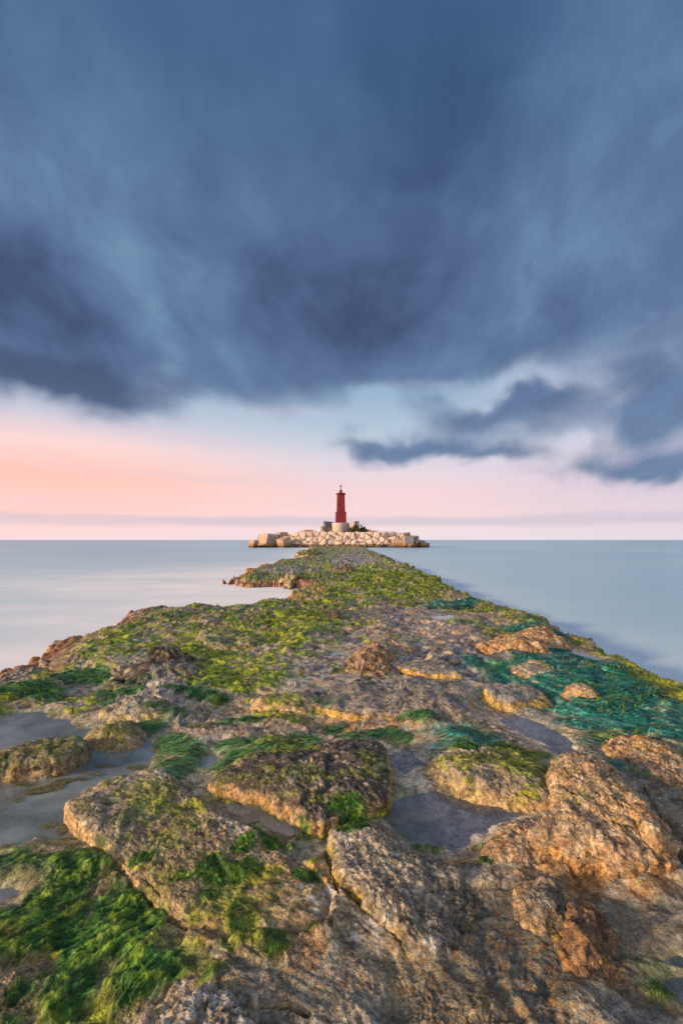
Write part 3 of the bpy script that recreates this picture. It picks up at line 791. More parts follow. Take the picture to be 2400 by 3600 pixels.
# weed raises and combs the surface; the same cover grows over bed and rocks
def growth(gx, gy, pool, edge, sd, lf):
    g = {}
    M = {k: rmask(k, gx, gy) for k in REG}
    g['M'] = M
    g['cm'] = aniso(gx, gy, 232, 6, 38, 601); g['ct'] = aniso(gx, gy, -28, 3.0, 26, 611); g['cs'] = aniso(gx, gy, 12, 5, 40, 621)
    g['fold'] = fbm2(gx * 6, gy * 6, 3, 631, 0.5, True)
    g['n1'] = fbm2(gx * 1.4, gy * 1.1, 5, 641, 0.58); g['n2'] = fbm2(gx * 0.9 + 5, gy * 0.5, 5, 651, 0.6); g['n3'] = fbm2(gx * 9, gy * 9, 4, 661, 0.6)
    cover = np.interp(gy, [0, 2.0, 2.6, 3.2, 4.5, 7, 10, 20, 45, 110], [-0.60, -0.46, -0.26, -0.08, -0.04, -0.02, 0.07, 0.10, 0.0, 0.06])
    cover = cover + np.where(gx < 0, 0.10, -0.04) * sm(gy, 2.5, 6)
    patch = aniso(gx, gy, 5, 2.2, 5.0, 645)
    gen = sm(g['n1'] * 0.9 + patch * 1.15 + g['n2'] * 0.95 + g['n3'] * 0.42 + cover + M['olive'] * 0.22 - M['greyrock'] * 0.35 - M['sandy'] * 0.4 - M['bare'] * 0.30 + M['bright'] * 0.35 + M['film'] * 0.42, 0.0, 0.22)
    gen = gen * (1 - pool)
    g['fringe'] = np.clip(edge, 0, 1) * sm(sd, 0.5, 0.2)
    g['gen'] = gen * (1 - g['fringe'] * lf * 0.8)
    g['moss'] = np.clip(np.maximum(M['moss'], M['tuft']), 0, 1) * sm(g['n3'] + g['fold'] * 0.3, -0.75, -0.35)
    g['clump'] = aniso(gx, gy, 8, 5, 18, 671)
    return g


def lift_z(g, gy, pool):
    M = g['M']
    z = g['moss'] * (0.008 + np.clip(g['fold'], 0, 1) * 0.016 + g['cm'] * 0.007)
    z = z + M['strand'] * (0.35 + 0.65 * (1 - pool)) * (0.006 + g['cs'] * 0.014)
    z = z + M['teal'] * (0.008 + g['ct'] * 0.022) * sm(gy, 60, 20)
    return z + g['gen'] * (0.008 + g['clump'] * 0.026) * (0.55 + 1.4 * sm(gy, 3, 12))


def paint(gx, gy, tz, nz, g, pool, sd, lf, style=None):
    M = g['M']; nn1, nn2, nn3 = g['n1'], g['n2'], g['n3']; clump = g['clump']
    c, na, nb, nc = rock_colour(gx, gy, tz, nz, None, None)
    nearm = 1 - sm(gy, 2.6, 4.0)
    hf = fbm2(gx * 55, gy * 55, 4, 691, 0.65)
    mf = fbm2(gx * 17, gy * 17, 4, 695, 0.62)
    blot = sm(nn3 + nb * 0.5, -0.30, 0.30)
    c = mixc(c, (0.085, 0.092, 0.078), M['greyrock'] * (0.76 + 0.24 * blot))
    c = mixc(c, (0.25, 0.22, 0.045), M['olive'] * sm(-nn3 + nb * .5, -0.25, 0.25) * 0.65)
    c = mixc(c, (0.12, 0.11, 0.05), M['olive'] * sm(nn3 + mf * .5, 0.0, 0.35) * 0.6)
    c = mixc(c, (0.52, 0.25, 0.05), M['greyrock'] * nearm * sm(hf + mf * 0.8 + nb * 0.3, 0.12, 0.40) * 0.85)
    c = mixc(c, (0.30, 0.33, 0.36), M['greyrock'] * nearm * sm(-hf + mf * 0.6, 0.25, 0.5) * 0.45)
    c = mixc(c, (0.30, 0.31, 0.33), M['bare'] * 0.6 * sm(nb + nn3 * 0.7, 0.25, -0.15))
    c = mixc(c, (0.07, 0.066, 0.07), M['bare'] * 0.8 * sm(nn3 + nb * .8 + mf * .3, 0.0, 0.30))
    c = mixc(c, (0.52, 0.30, 0.09), M['bare'] * 0.7 * sm(-nb - nn3 * .4 + g['n1'] * .3, 0.12, 0.34))
    c = mixc(c, (0.07, 0.072, 0.075), M['darkwet'] * 0.6 * sm(nb + nn3 * 0.5, -0.35, 0.25))
    c = mixc(c, (0.52, 0.36, 0.18), M['sandy'] * (1 - 0.75 * M['greyrock']) * 0.55 * sm(nb, 0.35, -0.2))
    c = mixc(c, (0.52, 0.25, 0.05), M['rusty'] * (1 - 0.5 * M['greyrock']) * 0.8 * sm(nn3 + nb, -0.35, 0.3))
    c = mixc(c, WHITE, M['pale'] * 0.8 * sm(nc + nn3 * 0.8, -0.12, 0.25))
    if style is not None: c = style(c)
    # salt and pepper of the eroded limestone
    c = mixc(c, (0.035, 0.03, 0.028), sm(mf + nn3 * 0.7 + hf * 0.35, 0.16, 0.42) * 0.66 * (1 - 0.5 * M['greyrock']))
    c = mixc(c, (0.70, 0.58, 0.42), sm(-mf - nn3 * 0.6 - hf * 0.3, 0.20, 0.46) * 0.55 * (1 - 0.85 * M['greyrock']) * (1 - 0.5 * M['olive']))
    pk = g['fringe'] * lf * sm(nn1 + nn3 * 0.3, -0.5, 0.0)
    c = mixc(c, (0.36, 0.15, 0.10), pk * 0.85)
    c = mixc(c, (0.36, 0.09, 0.035), pk * sm(sd, -0.45, -0.05) * 0.85)
    c = mixc(c, (0.42, 0.29, 0.26), pk * sm(nc, 0.05, 0.3) * 0.5)
    c = mixc(c, (0.12, 0.14, 0.03), g['fringe'] * (1 - lf) * 0.75)
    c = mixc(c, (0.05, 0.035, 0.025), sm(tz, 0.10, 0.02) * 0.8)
    farm = sm(gy, 5, 9)
    c = mixc(c, (0.24, 0.12, 0.075), farm * 0.6 * sm(nn3 + nb, -0.2, 0.3))
    c = mixc(c, (0.60, 0.47, 0.32), sm(gy, 3.5, 6) * 0.55 * sm(-nb + nn3 * .5, 0.1, 0.4))
    c = mixc(c, (0.40, 0.42, 0.46), sm(gy, 3.5, 6) * 0.5 * sm(g['n1'] - nn3 * .4, 0.1, 0.35))
    c = mixc(c, (0.05, 0.045, 0.045), farm * 0.7 * sm(-nn3 + mf * .5, 0.05, 0.35))
    tipn = sm(clump + nn3 * 0.5, -0.25, 0.30)
    gcol = np.empty(c.shape); gcol[:] = (0.055, 0.105, 0.012)
    gcol = mixc(gcol, YG, tipn * 0.9)
    gcol = mixc(gcol, (0.44, 0.36, 0.02), sm(clump + nn3, 0.25, 0.6) * 0.55)
    gcol = mixc(gcol, (0.03, 0.22, 0.08), sm(fbm2(gx * 1.1, gy * .8, 3, 681), 0.0, 0.25) * 0.75 * (1 - M['bright']))
    gcol = mixc(gcol, (0.24, 0.17, 0.03), sm(nn2, 0.1, 0.4) * 0.45 * sm(gy, 3, 8))
    gcol = mixc(gcol, (0.34, 0.52, 0.012), M['bright'] * 0.55 * tipn)
    gcol = mixc(gcol, (0.26, 0.28, 0.03), M['film'] * 0.5)
    pt = aniso(gx, gy, 0, 3.5, 6.0, 647)
    gcol = mixc(gcol, (0.035, 0.07, 0.012), sm(pt, 0.08, 0.35) * 0.75)
    gcol = mixc(gcol, (0.42, 0.50, 0.015), sm(-pt, 0.12, 0.4) * 0.5)
    gcol = mixc(gcol, (0.02, 0.03, 0.008), sm(-hf * 0.6 - mf, 0.2, 0.5) * 0.5)
    g['gcol'] = gcol
    c = mixc(c, gcol, g['gen'] * (0.88 - 0.30 * M['film'] * nearm))
    tc = np.empty(c.shape); tc[:] = (0.010, 0.19, 0.17)
    tc = mixc(tc, (0.05, 0.42, 0.37), sm(g['ct'], 0.0, 0.4)); tc = mixc(tc, (0.14, 0.26, 0.02), sm(nn1 + nn3 * 0.4, 0.2, 0.45) * 0.5)
    c = mixc(c, tc, M['teal'] * sm(nn3 + nn1 * .8, -0.55, -0.1) * 0.95)
    sc = np.empty(c.shape); sc[:] = (0.035, 0.17, 0.06); sc = mixc(sc, (0.20, 0.42, 0.17), sm(g['cs'], -0.05, 0.35)); sc = mixc(sc, (0.26, 0.36, 0.03), sm(nn3, 0.2, 0.45) * 0.6)
    c = mixc(c, sc, M['strand'] * 0.95 * sm(nn3 + nn1 * 0.5, -0.6, -0.2))
    mc = np.empty(c.shape); mc[:] = (0.014, 0.085, 0.012); mc = mixc(mc, (0.09, 0.28, 0.04), sm(g['cm'] + hf * .3, -0.1, 0.35)); mc = mixc(mc, (0.17, 0.13, 0.03), sm(nn1 + nn3 * 0.6, 0.12, 0.45) * 0.6); mc = mixc(mc, (0.30, 0.45, 0.02), sm(g['fold'] + g['cm'] * 0.4, 0.55, 0.85) * 0.5)
    c = mixc(c, mc, g['moss'] * 0.97)
    if pool is not None:
        bed = np.empty(c.shape); bed[:] = (0.30, 0.28, 0.16); bed = mixc(bed, (0.62, 0.52, 0.42), M['violetbed'])
        bed = mixc(bed, (0.09, 0.07, 0.09), sm(nb + nn3 * 0.8, -0.05, 0.3) * 0.8); bed = mixc(bed, (0.85, 0.76, 0.68), sm(mf + nn3 * 0.4, 0.0, 0.30) * (0.15 + 0.6 * M['violetbed'])); bed = mixc(bed, (0.07, 0.13, 0.03), sm(nn1, 0.0, 0.3) * 0.7)
        c = mixc(c, bed, pool * 0.85 * (1 - M['strand'] * 0.7))
    return c


notpool = 1 - t_pool
G_ = growth(gx, gy, t_pool, t_edge, t_sd, t_lf)
M = G_['M']; gen_l = G_['gen']; moss = G_['moss']; teal = M['teal']; nn1 = G_['n1']
tz = tz + lift_z(G_, gy, t_pool)
# surface normal (for the sunlit tone painted on steep faces), from the relief itself
ZZ = tz.reshape(GX.shape)
dzx = np.gradient(ZZ, axis=1) / np.maximum(np.gradient(GX, axis=1), 1e-4); dzy = np.gradient(ZZ, axis=0) / np.gradient(GY)[:, None]
nz = (1 / np.sqrt(1 + dzx ** 2 + dzy ** 2)).ravel()
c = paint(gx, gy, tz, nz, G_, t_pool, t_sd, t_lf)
gcol = G_['gcol']; pk = G_['fringe'] * t_lf
wet = np.clip(0.30 + 0.5 * M['greyrock'] + 0.5 * M['darkwet'] + 0.5 * M['bare'] + t_pool + 0.5 * teal + sm(nn1, 0.1, -0.3) * 0.45 + 0.5 * moss + sm(tz, 0.15, 0.05) - 0.5 * M['sandy'] - 0.3 * pk, 0, 1)
jetty = grid_mesh('rock_causeway', np.stack([GX, GYY, ZZ], -1), M_ROCK, attrs={'col': np.clip(c, 0, 1), 'wet': wet})
tag(jetty, kind='structure')
print('causeway', GX.shape)


def ground(x, y, arr=None):
    """height of the causeway (nearest grid point)"""
    arr = ZZ if arr is None else arr
    x = np.atleast_1d(x); y = np.atleast_1d(y)
    i = np.clip(np.searchsorted(GY, y), 0, len(GY) - 1)
    k = KX[i]
    t = np.where(x < k[:, 1], 0.07 * (x - k[:, 0]) / (k[:, 1] - k[:, 0]),
                 np.where(x < k[:, 2], 0.07 + 0.86 * (x - k[:, 1]) / (k[:, 2] - k[:, 1]), 0.93 + 0.07 * (x - k[:, 2]) / (k[:, 3] - k[:, 2])))
    j = np.clip((t * (NC - 1)).astype(int), 0, NC - 1)
    return arr[i, j]


# ------------------------------------------------------------------ rocks
ROCKDATA = []
WEEDY = dict(orange=0.25, dark=0.4, tan=0.8, pale=0.5, mossy=1.0, black=0.2, rust=0.3, pinkish=0.6, grey=0.8, ledge=0.6, white=0.05)


def build_rock(r, num):
    P = r['W']; st = r['st']
    d = P[:, 1].mean(); size = math.sqrt(max(1e-4, abs(np.dot(P[:, 0], np.roll(P[:, 1], 1)) - np.dot(P[:, 1], np.roll(P[:, 0], 1))) / 2))
    px = d * d / 455.0
    nth = int(np.clip(3.3 * size / max(0.0045, d / 455.0) * 0.9, 60, 420)); nr = int(np.clip(size / max(0.006, px * .6) * 0.75, 16, 130)); ns = 14 if d > 4 else 22
    B = smooth_closed(P, nth)
    C = B.mean(0)
    seed = 700 + num * 13
    rg = r['rough']
    dirv = B - C
    # ragged rim
    ang = np.linspace(0, 2 * math.pi, nth, endpoint=False)
    rimn = fbm3(B[:, 0] * 4, B[:, 1] * 4, np.zeros(nth), 4, seed, 0.62) * 0.05 + fbm3(B[:, 0] * 20, B[:, 1] * 20, np.zeros(nth), 3, seed + 9, 0.6) * 0.018
    B = B + dirv / np.linalg.norm(dirv, axis=1)[:, None] * (rimn * rg * (1 + .22 * d) * min(1, size / .5))[:, None]
    rr = np.linspace(0.0, 1, nr) ** 0.85
    rows = []
    shp = []
    for q in rr:
        xy = C + (B - C) * q
        zt = r['z'] + r['dome'] * (1 - q ** 2.2) + r['tilt'][0] * (xy[:, 0] - C[0]) + r['tilt'][1] * (xy[:, 1] - C[1]) - 0.018 * max(0, (q - 0.86) / 0.14) ** 2
        rows.append(np.column_stack([xy, zt])); shp.append(0.0)
    rim = rows[-1]
    gb = np.minimum(ground(B[:, 0], B[:, 1]), r['z'] - 0.02) - 0.05
    nrm = (B - C) / np.linalg.norm(B - C, axis=1)[:, None]
    hgt = rim[:, 2] - gb
    soft = not any(w in r['label'] for w in ('boulder right', 'ridge slab', 'broad tan slab', 'centre front', 'standing in the left pool', 'thin grey ledge', 'fin leaning'))
    for k in range(1, ns + 1):
        q = k / ns
        out_ = np.sin(q * math.pi * 0.75) * 0.10 * hgt + (-0.30 if st in ('dark', 'orange', 'pale', 'ledge') else 0.08) * hgt * q * q
        if soft: out_ = 1.25 * hgt * q ** 0.8
        xy = B + nrm * out_[:, None]
        rows.append(np.column_stack([xy, rim[:, 2] - hgt * q])); shp.append(q)
    co = np.array(rows)
    side = np.repeat(np.array(shp)[:, None], nth, 1)
    # displace
    def normals(c3):
        du = np.roll(c3, -1, 1) - np.roll(c3, 1, 1); dv = np.gradient(c3, axis=0)
        n = np.cross(dv, du); n[0] = (0, 0, 1)
        L = np.linalg.norm(n, axis=2, keepdims=True); n = n / np.maximum(L, 1e-9)
        flip = (n[..., 2] < 0) & (side < 0.05); n[flip] *= -1
        return n
    n = normals(co)
    outw = np.concatenate([nrm, np.zeros((nth, 1))], 1)[None]
    sgn = np.sign((n * outw).sum(2)); sgn[sgn == 0] = 1
    n = np.where((side > 0.05)[..., None], n * sgn[..., None], n)
    x, y, z = co[..., 0], co[..., 1], co[..., 2]
    far = 1 + 1.2 * sm(np.array(d), 5, 25)
    far = far
    big = fbm3(x * 3.2, y * 3.2, z * 5, 4, seed + 1, 0.55)
    rdg = fbm3(x * 8, y * 8, z * 10, 4, seed + 2, 0.55, True)
    mic = fbm3(x * 30, y * 30, z * 30, 4, seed + 3, 0.62)
    wxx = x + big * 0.10; wyy = y + rdg * 0.03
    wk, w2, wi = worley2(wxx * 9 + z * 6, wyy * 9 - z * 5, seed + 4)
    rz_, rl_, rr_, rc_, rf_ = relief(x.ravel(), y.ravel(), None)
    rel = (rz_ - 0.36).reshape(x.shape); rel = rel - rel.mean()
    mic2 = fbm3(x * 75, y * 75, z * 75, 3, seed + 8, 0.6)
    sd1 = sm(side, 0.0, 0.1)
    disp = (rel * (1 - sd1) * 0.7 + big * 0.030 * min(1, size / .5) + (rdg - .25) * (0.012 + 0.012 * sd1) + mic * 0.020 + mic2 * 0.009 + (wi - .5) * 0.016 - sm(w2 - wk, 0.08, 0.0) * 0.003) * rg * far
    fade = np.ones(co.shape[:2]); fade[0] = fade[1]
    centre_fade = np.minimum(1, np.linspace(0, 1, co.shape[0]) * 12)[:, None]
    co = co + n * (disp * centre_fade)[..., None]
    n = normals(co); n = np.where((side > 0.05)[..., None], n * np.sign((n * outw).sum(2) + 1e-9)[..., None], n)
    nzv = np.abs(n[..., 2])
    x, y, z = co[..., 0].ravel(), co[..., 1].ravel(), co[..., 2].ravel()
    nzf = nzv.ravel(); sdv = side.ravel(); micf = mic.ravel(); rdgf = rdg.ravel(); bigf = big.ravel()
    steep = np.clip(sm(nzf, 0.55, 0.25) * 0.7 + sm(sdv, 0.02, 0.2), 0, 1)  # steep faces take sunlit tan, yellow and orange in their colour, tops darker
    top = 1 - steep
    nfi = fbm3(x * 12, y * 12, z * 12, 4, seed + 6, 0.6)
    na = fbm2(x * 1.3, y * 1.3, 4, 501); nb = fbm2(x * 5, y * 5 + z * 3, 5, 511, 0.6); nc = fbm2(x * 24, y * 24 + z * 20, 4, 521, 0.6)
    def style(c):
        if st == 'orange' and d > 3.6:
            c = mixc(c, (0.66, 0.30, 0.06), 0.55 + 0 * x)
        if st == 'orange':
            c = mixc(c, (0.50, 0.28, 0.12), 0.42 + 0.0 * x); c = mixc(c, (0.70, 0.58, 0.42), sm(nfi, 0.0, 0.35) * 0.7)
            c = mixc(c, (0.20, 0.19, 0.18), top * sm(bigf, -0.05, 0.35) * 0.65); c = mixc(c, DARK, sm(-nfi, 0.14, 0.40) * 0.8); c = mixc(c, (0.50, 0.20, 0.03), steep * sm(nfi, -0.1, 0.2) * 0.5)
        elif st == 'dark':
            c = mixc(c, (0.055, 0.05, 0.05), top * sm(nfi * .7 + bigf * .6, -0.45, -0.05) * 0.93); c = mixc(c, (0.48, 0.29, 0.12), steep * 0.7)
            c = mixc(c, WHITE, top * sm(nc, 0.15, 0.4) * sm(x, -0.5, 0.1) * 0.6)
            c = mixc(c, YG, steep * sm(sdv + nfi * 0.4, 0.35, 0.6) * 0.75)
        elif st == 'black':
            c = mixc(c, (0.032, 0.027, 0.030), 0.95 * sm(nfi, -0.8, -0.3)); c = mixc(c, (0.35, 0.18, 0.08), steep * sm(nfi, 0.1, 0.4) * 0.7); c = mixc(c, (0.25, 0.23, 0.02), sm(sdv, 0.5, 0.8) * 0.7)
        elif st == 'rust':
            c = mixc(c, (0.27, 0.14, 0.07), 0.7 + 0 * x); c = mixc(c, (0.48, 0.24, 0.08), sm(nfi, 0.05, 0.35) * 0.7); c = mixc(c, DARK, sm(-nfi, 0.1, 0.4) * 0.8); c = mixc(c, (0.3, 0.28, 0.03), steep * sm(nc, 0.1, 0.3) * 0.6)
        elif st == 'pinkish':
            c = mixc(c, (0.42, 0.17, 0.09), 0.75 + 0 * x); c = mixc(c, YG, top * sm(nfi, 0, .3) * 0.8); c = mixc(c, (.5, .3, .05), top * sm(-nfi, 0.1, .3) * 0.6)
        elif st == 'mossy':
            c = mixc(c, (0.20, 0.15, 0.08), 0.6 + 0 * x); c = mixc(c, (0.07, 0.13, 0.02), top * sm(nfi + bigf * .5, -0.2, 0.2) * 0.85); c = mixc(c, (0.28, 0.28, 0.03), sm(nfi, 0.1, 0.35) * top * 0.7)
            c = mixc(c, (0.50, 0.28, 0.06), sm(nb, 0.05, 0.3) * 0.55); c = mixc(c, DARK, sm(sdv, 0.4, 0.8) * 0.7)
        elif st == 'tan':
            c = mixc(c, (0.36, 0.28, 0.16), 0.4 + 0 * x); fm = rmask('film', x, y); tu = rmask('tuft', x, y); pa = rmask('pale', x, y)
            c = mixc(c, (0.26, 0.21, 0.17), top * sm(na, -0.1, 0.25) * 0.5)
            c = mixc(c, (0.25, 0.28, 0.035), top * np.clip(fm * 0.9, 0, 1) * sm(nfi + nb * .6, -0.15, 0.3) * 0.9); c = mixc(c, (0.62, 0.40, 0.20), steep * 0.65)
            c = mixc(c, (0.43, 0.26, 0.11), top * sm(nb, 0.1, -0.3) * rmask('rusty', x, y) * 0.8)
            c = mixc(c, WHITE, pa * sm(nc + nfi * .5, -0.1, 0.25) * 0.85)
            c = mixc(c, (0.03, 0.15, 0.02), tu * 0.97)
            c = mixc(c, (0.45, 0.37, 0.03), steep * sm(nfi, 0.1, 0.3) * 0.6)
        elif st == 'pale':
            c = mixc(c, (0.34, 0.31, 0.26), 0.45 + 0 * x); c = mixc(c, WHITE, sm(nfi + nc * .5, 0.05, 0.4) * 0.6); c = mixc(c, DARK, sm(-nfi, 0.12, 0.4) * 0.7)
            c = mixc(c, (0.52, 0.40, 0.07), steep * sm(nb + nfi * .4, -0.15, 0.2) * 0.8); c = mixc(c, (0.10, 0.20, 0.02), rmask('tuft', x, y) * 0.9)
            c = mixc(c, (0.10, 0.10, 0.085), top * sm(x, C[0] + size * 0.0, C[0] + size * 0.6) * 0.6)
        elif st == 'grey':
            c = mixc(c, (0.20, 0.19, 0.17), 0.55 + 0 * x); c = mixc(c, (0.55, 0.36, 0.16), steep * 0.5); c = mixc(c, DARK, sm(nfi, 0.15, 0.4) * 0.6)
        elif st == 'ledge':
            c = mixc(c, (0.24, 0.23, 0.23), top * 0.6); c = mixc(c, (0.58, 0.38, 0.07), steep * 0.8); c = mixc(c, (0.08, 0.07, 0.07), steep * sm(-nfi, 0.1, 0.3) * 0.6); c = mixc(c, (0.1, .2, .03), top * sm(nb, .2, .4) * .6)
        elif st == 'white':
            c = mixc(c, (0.60, 0.58, 0.56), 0.6 * sm(nfi + nc, -0.2, 0.3)); c = mixc(c, DARK, sm(-nfi, 0.15, 0.4) * 0.8)
        return c
    zer = np.zeros(x.shape)
    gr = growth(x, y, zer, zer, zer - 5, zer)
    for kk, ff in (('teal', 0.1), ('strand', 0.25), ('bare', 0.3), ('moss', 0.0)): gr['M'][kk] = gr['M'][kk] * ff
    if st in ('orange', 'white', 'black'): gr['M']['greyrock'] = gr['M']['greyrock'] * 0.2
    gr['gen'] = gr['gen'] * np.where(sdv > 0.03, 0.25, 1.0) * WEEDY.get(st, 0.5)
    c = paint(x, y, z, np.where(sdv > 0.03, 0.3, nzf), gr, None, zer - 5, zer, style)
    if st != 'tan':
        pass
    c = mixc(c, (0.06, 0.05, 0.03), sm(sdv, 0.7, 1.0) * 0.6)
    wet = np.clip(0.25 + sm(sdv, 0.6, 1.0) * 0.6 + (0.35 if st in ('tan', 'ledge', 'grey') else 0.1) * top, 0, 1)
    org = np.array([C[0], C[1], float(gb.mean())])
    # close the underside
    lo = np.repeat(co[-1].mean(0)[None], nth, 0)[None]
    allc = np.concatenate([co, lo], 0)
    cc = np.concatenate([c.reshape(co.shape), c.reshape(co.shape)[-1:]], 0).reshape(-1, 3); ww = np.concatenate([wet.reshape(side.shape), wet.reshape(side.shape)[-1:]], 0).ravel()
    allc = allc - org
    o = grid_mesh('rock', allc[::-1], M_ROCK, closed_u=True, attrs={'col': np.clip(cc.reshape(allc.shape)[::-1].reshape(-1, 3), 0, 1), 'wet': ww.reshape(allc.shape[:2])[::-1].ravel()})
    o.location = org
    tag(o, r['label'], 'rock')
    ROCKDATA.append((co, n, side, r))
    return o


for i_, r_ in enumerate(ROCKS): build_rock(r_, i_)
print('rocks', sum(len(o.data.polygons) for o in bpy.data.objects if o.type == 'MESH' and o.name.startswith('rock')))

# ------------------------------------------------------------------ weed strands, combed over the stone
rngw = np.random.default_rng(7)


def surf(x, y):
    """top of causeway or rock"""
    z = ground(x, y).copy()
    for co, n, side, r in ROCKDATA:
        if r['st'] not in ('tan', 'pale', 'dark', 'mossy'): continue
        P = r['W']; s = sd_local(x, y, P, 0.0); m = s < -0.01
        if not m.any(): continue
        C = co[0, 0]
        pts = co[:, :, :][side[:, 0] < 0.02].reshape(-1, 3)
        xs, ys = x[m], y[m]
        # polar lookup
        top = co[side[:, 0] < 0.02]
        th = np.arctan2(top[-1, :, 1] - C[1], top[-1, :, 0] - C[0])
        q = np.arctan2(ys - C[1], xs - C[0])
        order = np.argsort(th); j = order[np.clip(np.searchsorted(th[order], q), 0, len(th) - 1)]
        rad = np.hypot(xs - C[0], ys - C[1]) / np.maximum(1e-6, np.hypot(top[-1, j, 0] - C[0], top[-1, j, 1] - C[1]))
        k = np.clip((np.clip(rad, 0, 1) ** (1 / 0.85) * (len(top) - 1)).astype(int), 0, len(top) - 1)
        z[m] = np.maximum(z[m], top[k, j, 2])
    return z


def strands(name, label, xy, ang, L, wd, colr, lift, sag=1.0, nseg=4, zmin=-9):
    """ribbons from the roots xy, lying along ang"""
    n = len(xy)
    a = ang.copy(); p = xy.copy()
    pts = []; angs = []
    curl = rngw.normal(0, 0.22, n)
    for k in range(nseg + 1):
        q = k / nseg
        zs = surf(p[:, 0], p[:, 1])
        zs = zs if k == 0 else np.clip(zs, zp - 0.03, zp + 0.012)
        zp = zs
        z = np.maximum(zs, zmin) + lift * (0.35 + np.sin(q * math.pi * 0.8)) + 0.001
        pts.append(np.column_stack([p, z])); angs.append(a.copy())
        a = a + curl * 0.5
        p = p + np.column_stack([np.cos(a), np.sin(a)]) * (L / nseg)[:, None]
    V = []
    for k in range(nseg + 1):
        q = k / nseg
        w = wd * (1 - 0.75 * q ** 1.5) * 0.5
        side = np.column_stack([-np.sin(angs[k]), np.cos(angs[k]), np.zeros(n)]) * w[:, None]
        tilt = (rngw.random(n) - .5) * w
        V.append(pts[k] + side + np.column_stack([np.zeros(n), np.zeros(n), tilt])); V.append(pts[k] - side - np.column_stack([np.zeros(n), np.zeros(n), tilt]))
    V = np.stack(V, 1)                      # n, 2(nseg+1), 3
    m = 2 * (nseg + 1)
    base = (np.arange(n) * m)[:, None, None]
    q = np.array([[2 * k, 2 * k + 1, 2 * k + 3, 2 * k + 2] for k in range(nseg)])[None]
    F = (base + q).reshape(-1, 4)
    C = np.repeat(colr[:, None], m, 1)
    fade = np.repeat(np.linspace(0.75, 1.25, nseg + 1), 2)[None, :, None]
    C = np.clip(C * fade, 0, 1).reshape(-1, 3)
    o = raw_mesh(name, V.reshape(-1, 3), F, M_WEED, attrs={'col': C})
    tag(o, label, 'seaweed', kind='stuff')
    return o


def seeds(polys, n, cond=None):
    xs, ys = [], []
    areas = np.array([abs(np.dot(P[:, 0], np.roll(P[:, 1], 1)) - np.dot(P[:, 1], np.roll(P[:, 0], 1))) / 2 for P in polys]) + 1e-5
    for P, a in zip(polys, areas):
        k = int(n * a / areas.sum()) + 4
        x = rngw.uniform(P[:, 0].min(), P[:, 0].max(), k * 5); y = rngw.uniform(P[:, 1].min(), P[:, 1].max(), k * 5)
        s = sd_poly(x, y, P) + fbm2(x * 9, y * 9, 4, 400, .65) * 0.25 * min(0.4, math.sqrt(a))
        m = np.nonzero(s < -0.0)[0][:k]
        xs.append(x[m]); ys.append(y[m])
    return np.column_stack([np.concatenate(xs), np.concatenate(ys)])


def jitter_col(base, tip, n, x=None, y=None):
    f = rngw.random(n)[:, None] ** 1.6
    c = np.asarray(base) * (1 - f) + np.asarray(tip) * f
    return c * rngw.uniform(0.7, 1.25, (n, 1))


def at_root(p, lo=0.7, hi=1.35):
    cg = c.reshape(GX.shape + (3,))
    return ground(p[:, 0], p[:, 1], cg) * rngw.uniform(lo, hi, (len(p), 1))


def hair_ang(xy, deg, f=2.0, amp=1.3, seed=901):
    return R(deg) + fbm2(xy[:, 0] * f, xy[:, 1] * f, 3, seed) * amp + rngw.normal(0, 0.13, len(xy))


p_ = seeds(REG['moss'][0], 5500); n_ = len(p_)
strands('seaweed_hair', 'long dark green hair weed combed over the near left stone', p_, hair_ang(p_, 238, 2.2, 1.7), rngw.uniform(.015, .045, n_), rngw.uniform(.0012, .0022, n_), at_root(p_, .85, 1.3), 0.0012)
p_ = seeds(REG['tuft'][0], 3500); n_ = len(p_)
strands('seaweed_tuft', 'short green weed tufts scattered over the near slabs', p_, hair_ang(p_, 240, 4, 2.0), rngw.uniform(.02, .045, n_), rngw.uniform(.0016, .003, n_), jitter_col((0.015, 0.08, 0.012), (0.18, 0.30, 0.03), n_), 0.002)
p_ = seeds(REG['strand'][0], 9000); n_ = len(p_)
strands('seaweed_mat', 'grey green wavy weed mats beside the left pool', p_, hair_ang(p_, 195, 1.6, 1.0), rngw.uniform(.05, .12, n_), rngw.uniform(.004, .008, n_), at_root(p_), 0.0025)
p_ = seeds(REG['teal'][0], 9000); n_ = len(p_)
strands('seaweed_bed', 'wide teal bed of wet weed along the right side', p_, hair_ang(p_, -30, 0.9, 0.9), rngw.uniform(.08, .22, n_), rngw.uniform(.006, .014, n_), at_root(p_), 0.004)
# weed clumps over the middle distance, following the green cover
gi = np.nonzero((gen_l > 0.45) & (gy > 3.0) & (gy < 22) & (tz > 0.12))[0]
wgt = (gen_l[gi] * gy[gi] ** 1.2); wgt /= wgt.sum()
NCV = 12000
gi = rngw.choice(gi, NCV, p=wgt); p_ = np.column_stack([gx[gi], gy[gi]]) + rngw.normal(0, .01, (NCV, 2))
cb = gcol[gi] * rngw.uniform(0.8, 1.35, (NCV, 1))
strands('seaweed_cover', 'yellow green weed clumps growing over the middle of the causeway', p_, hair_ang(p_, 185, 1.0, 2.0), rngw.uniform(.03, .09, NCV) * (0.7 + p_[:, 1] / 9), rngw.uniform(.005, .010, NCV) * (0.7 + p_[:, 1] / 8), cb, 0.015, nseg=3)

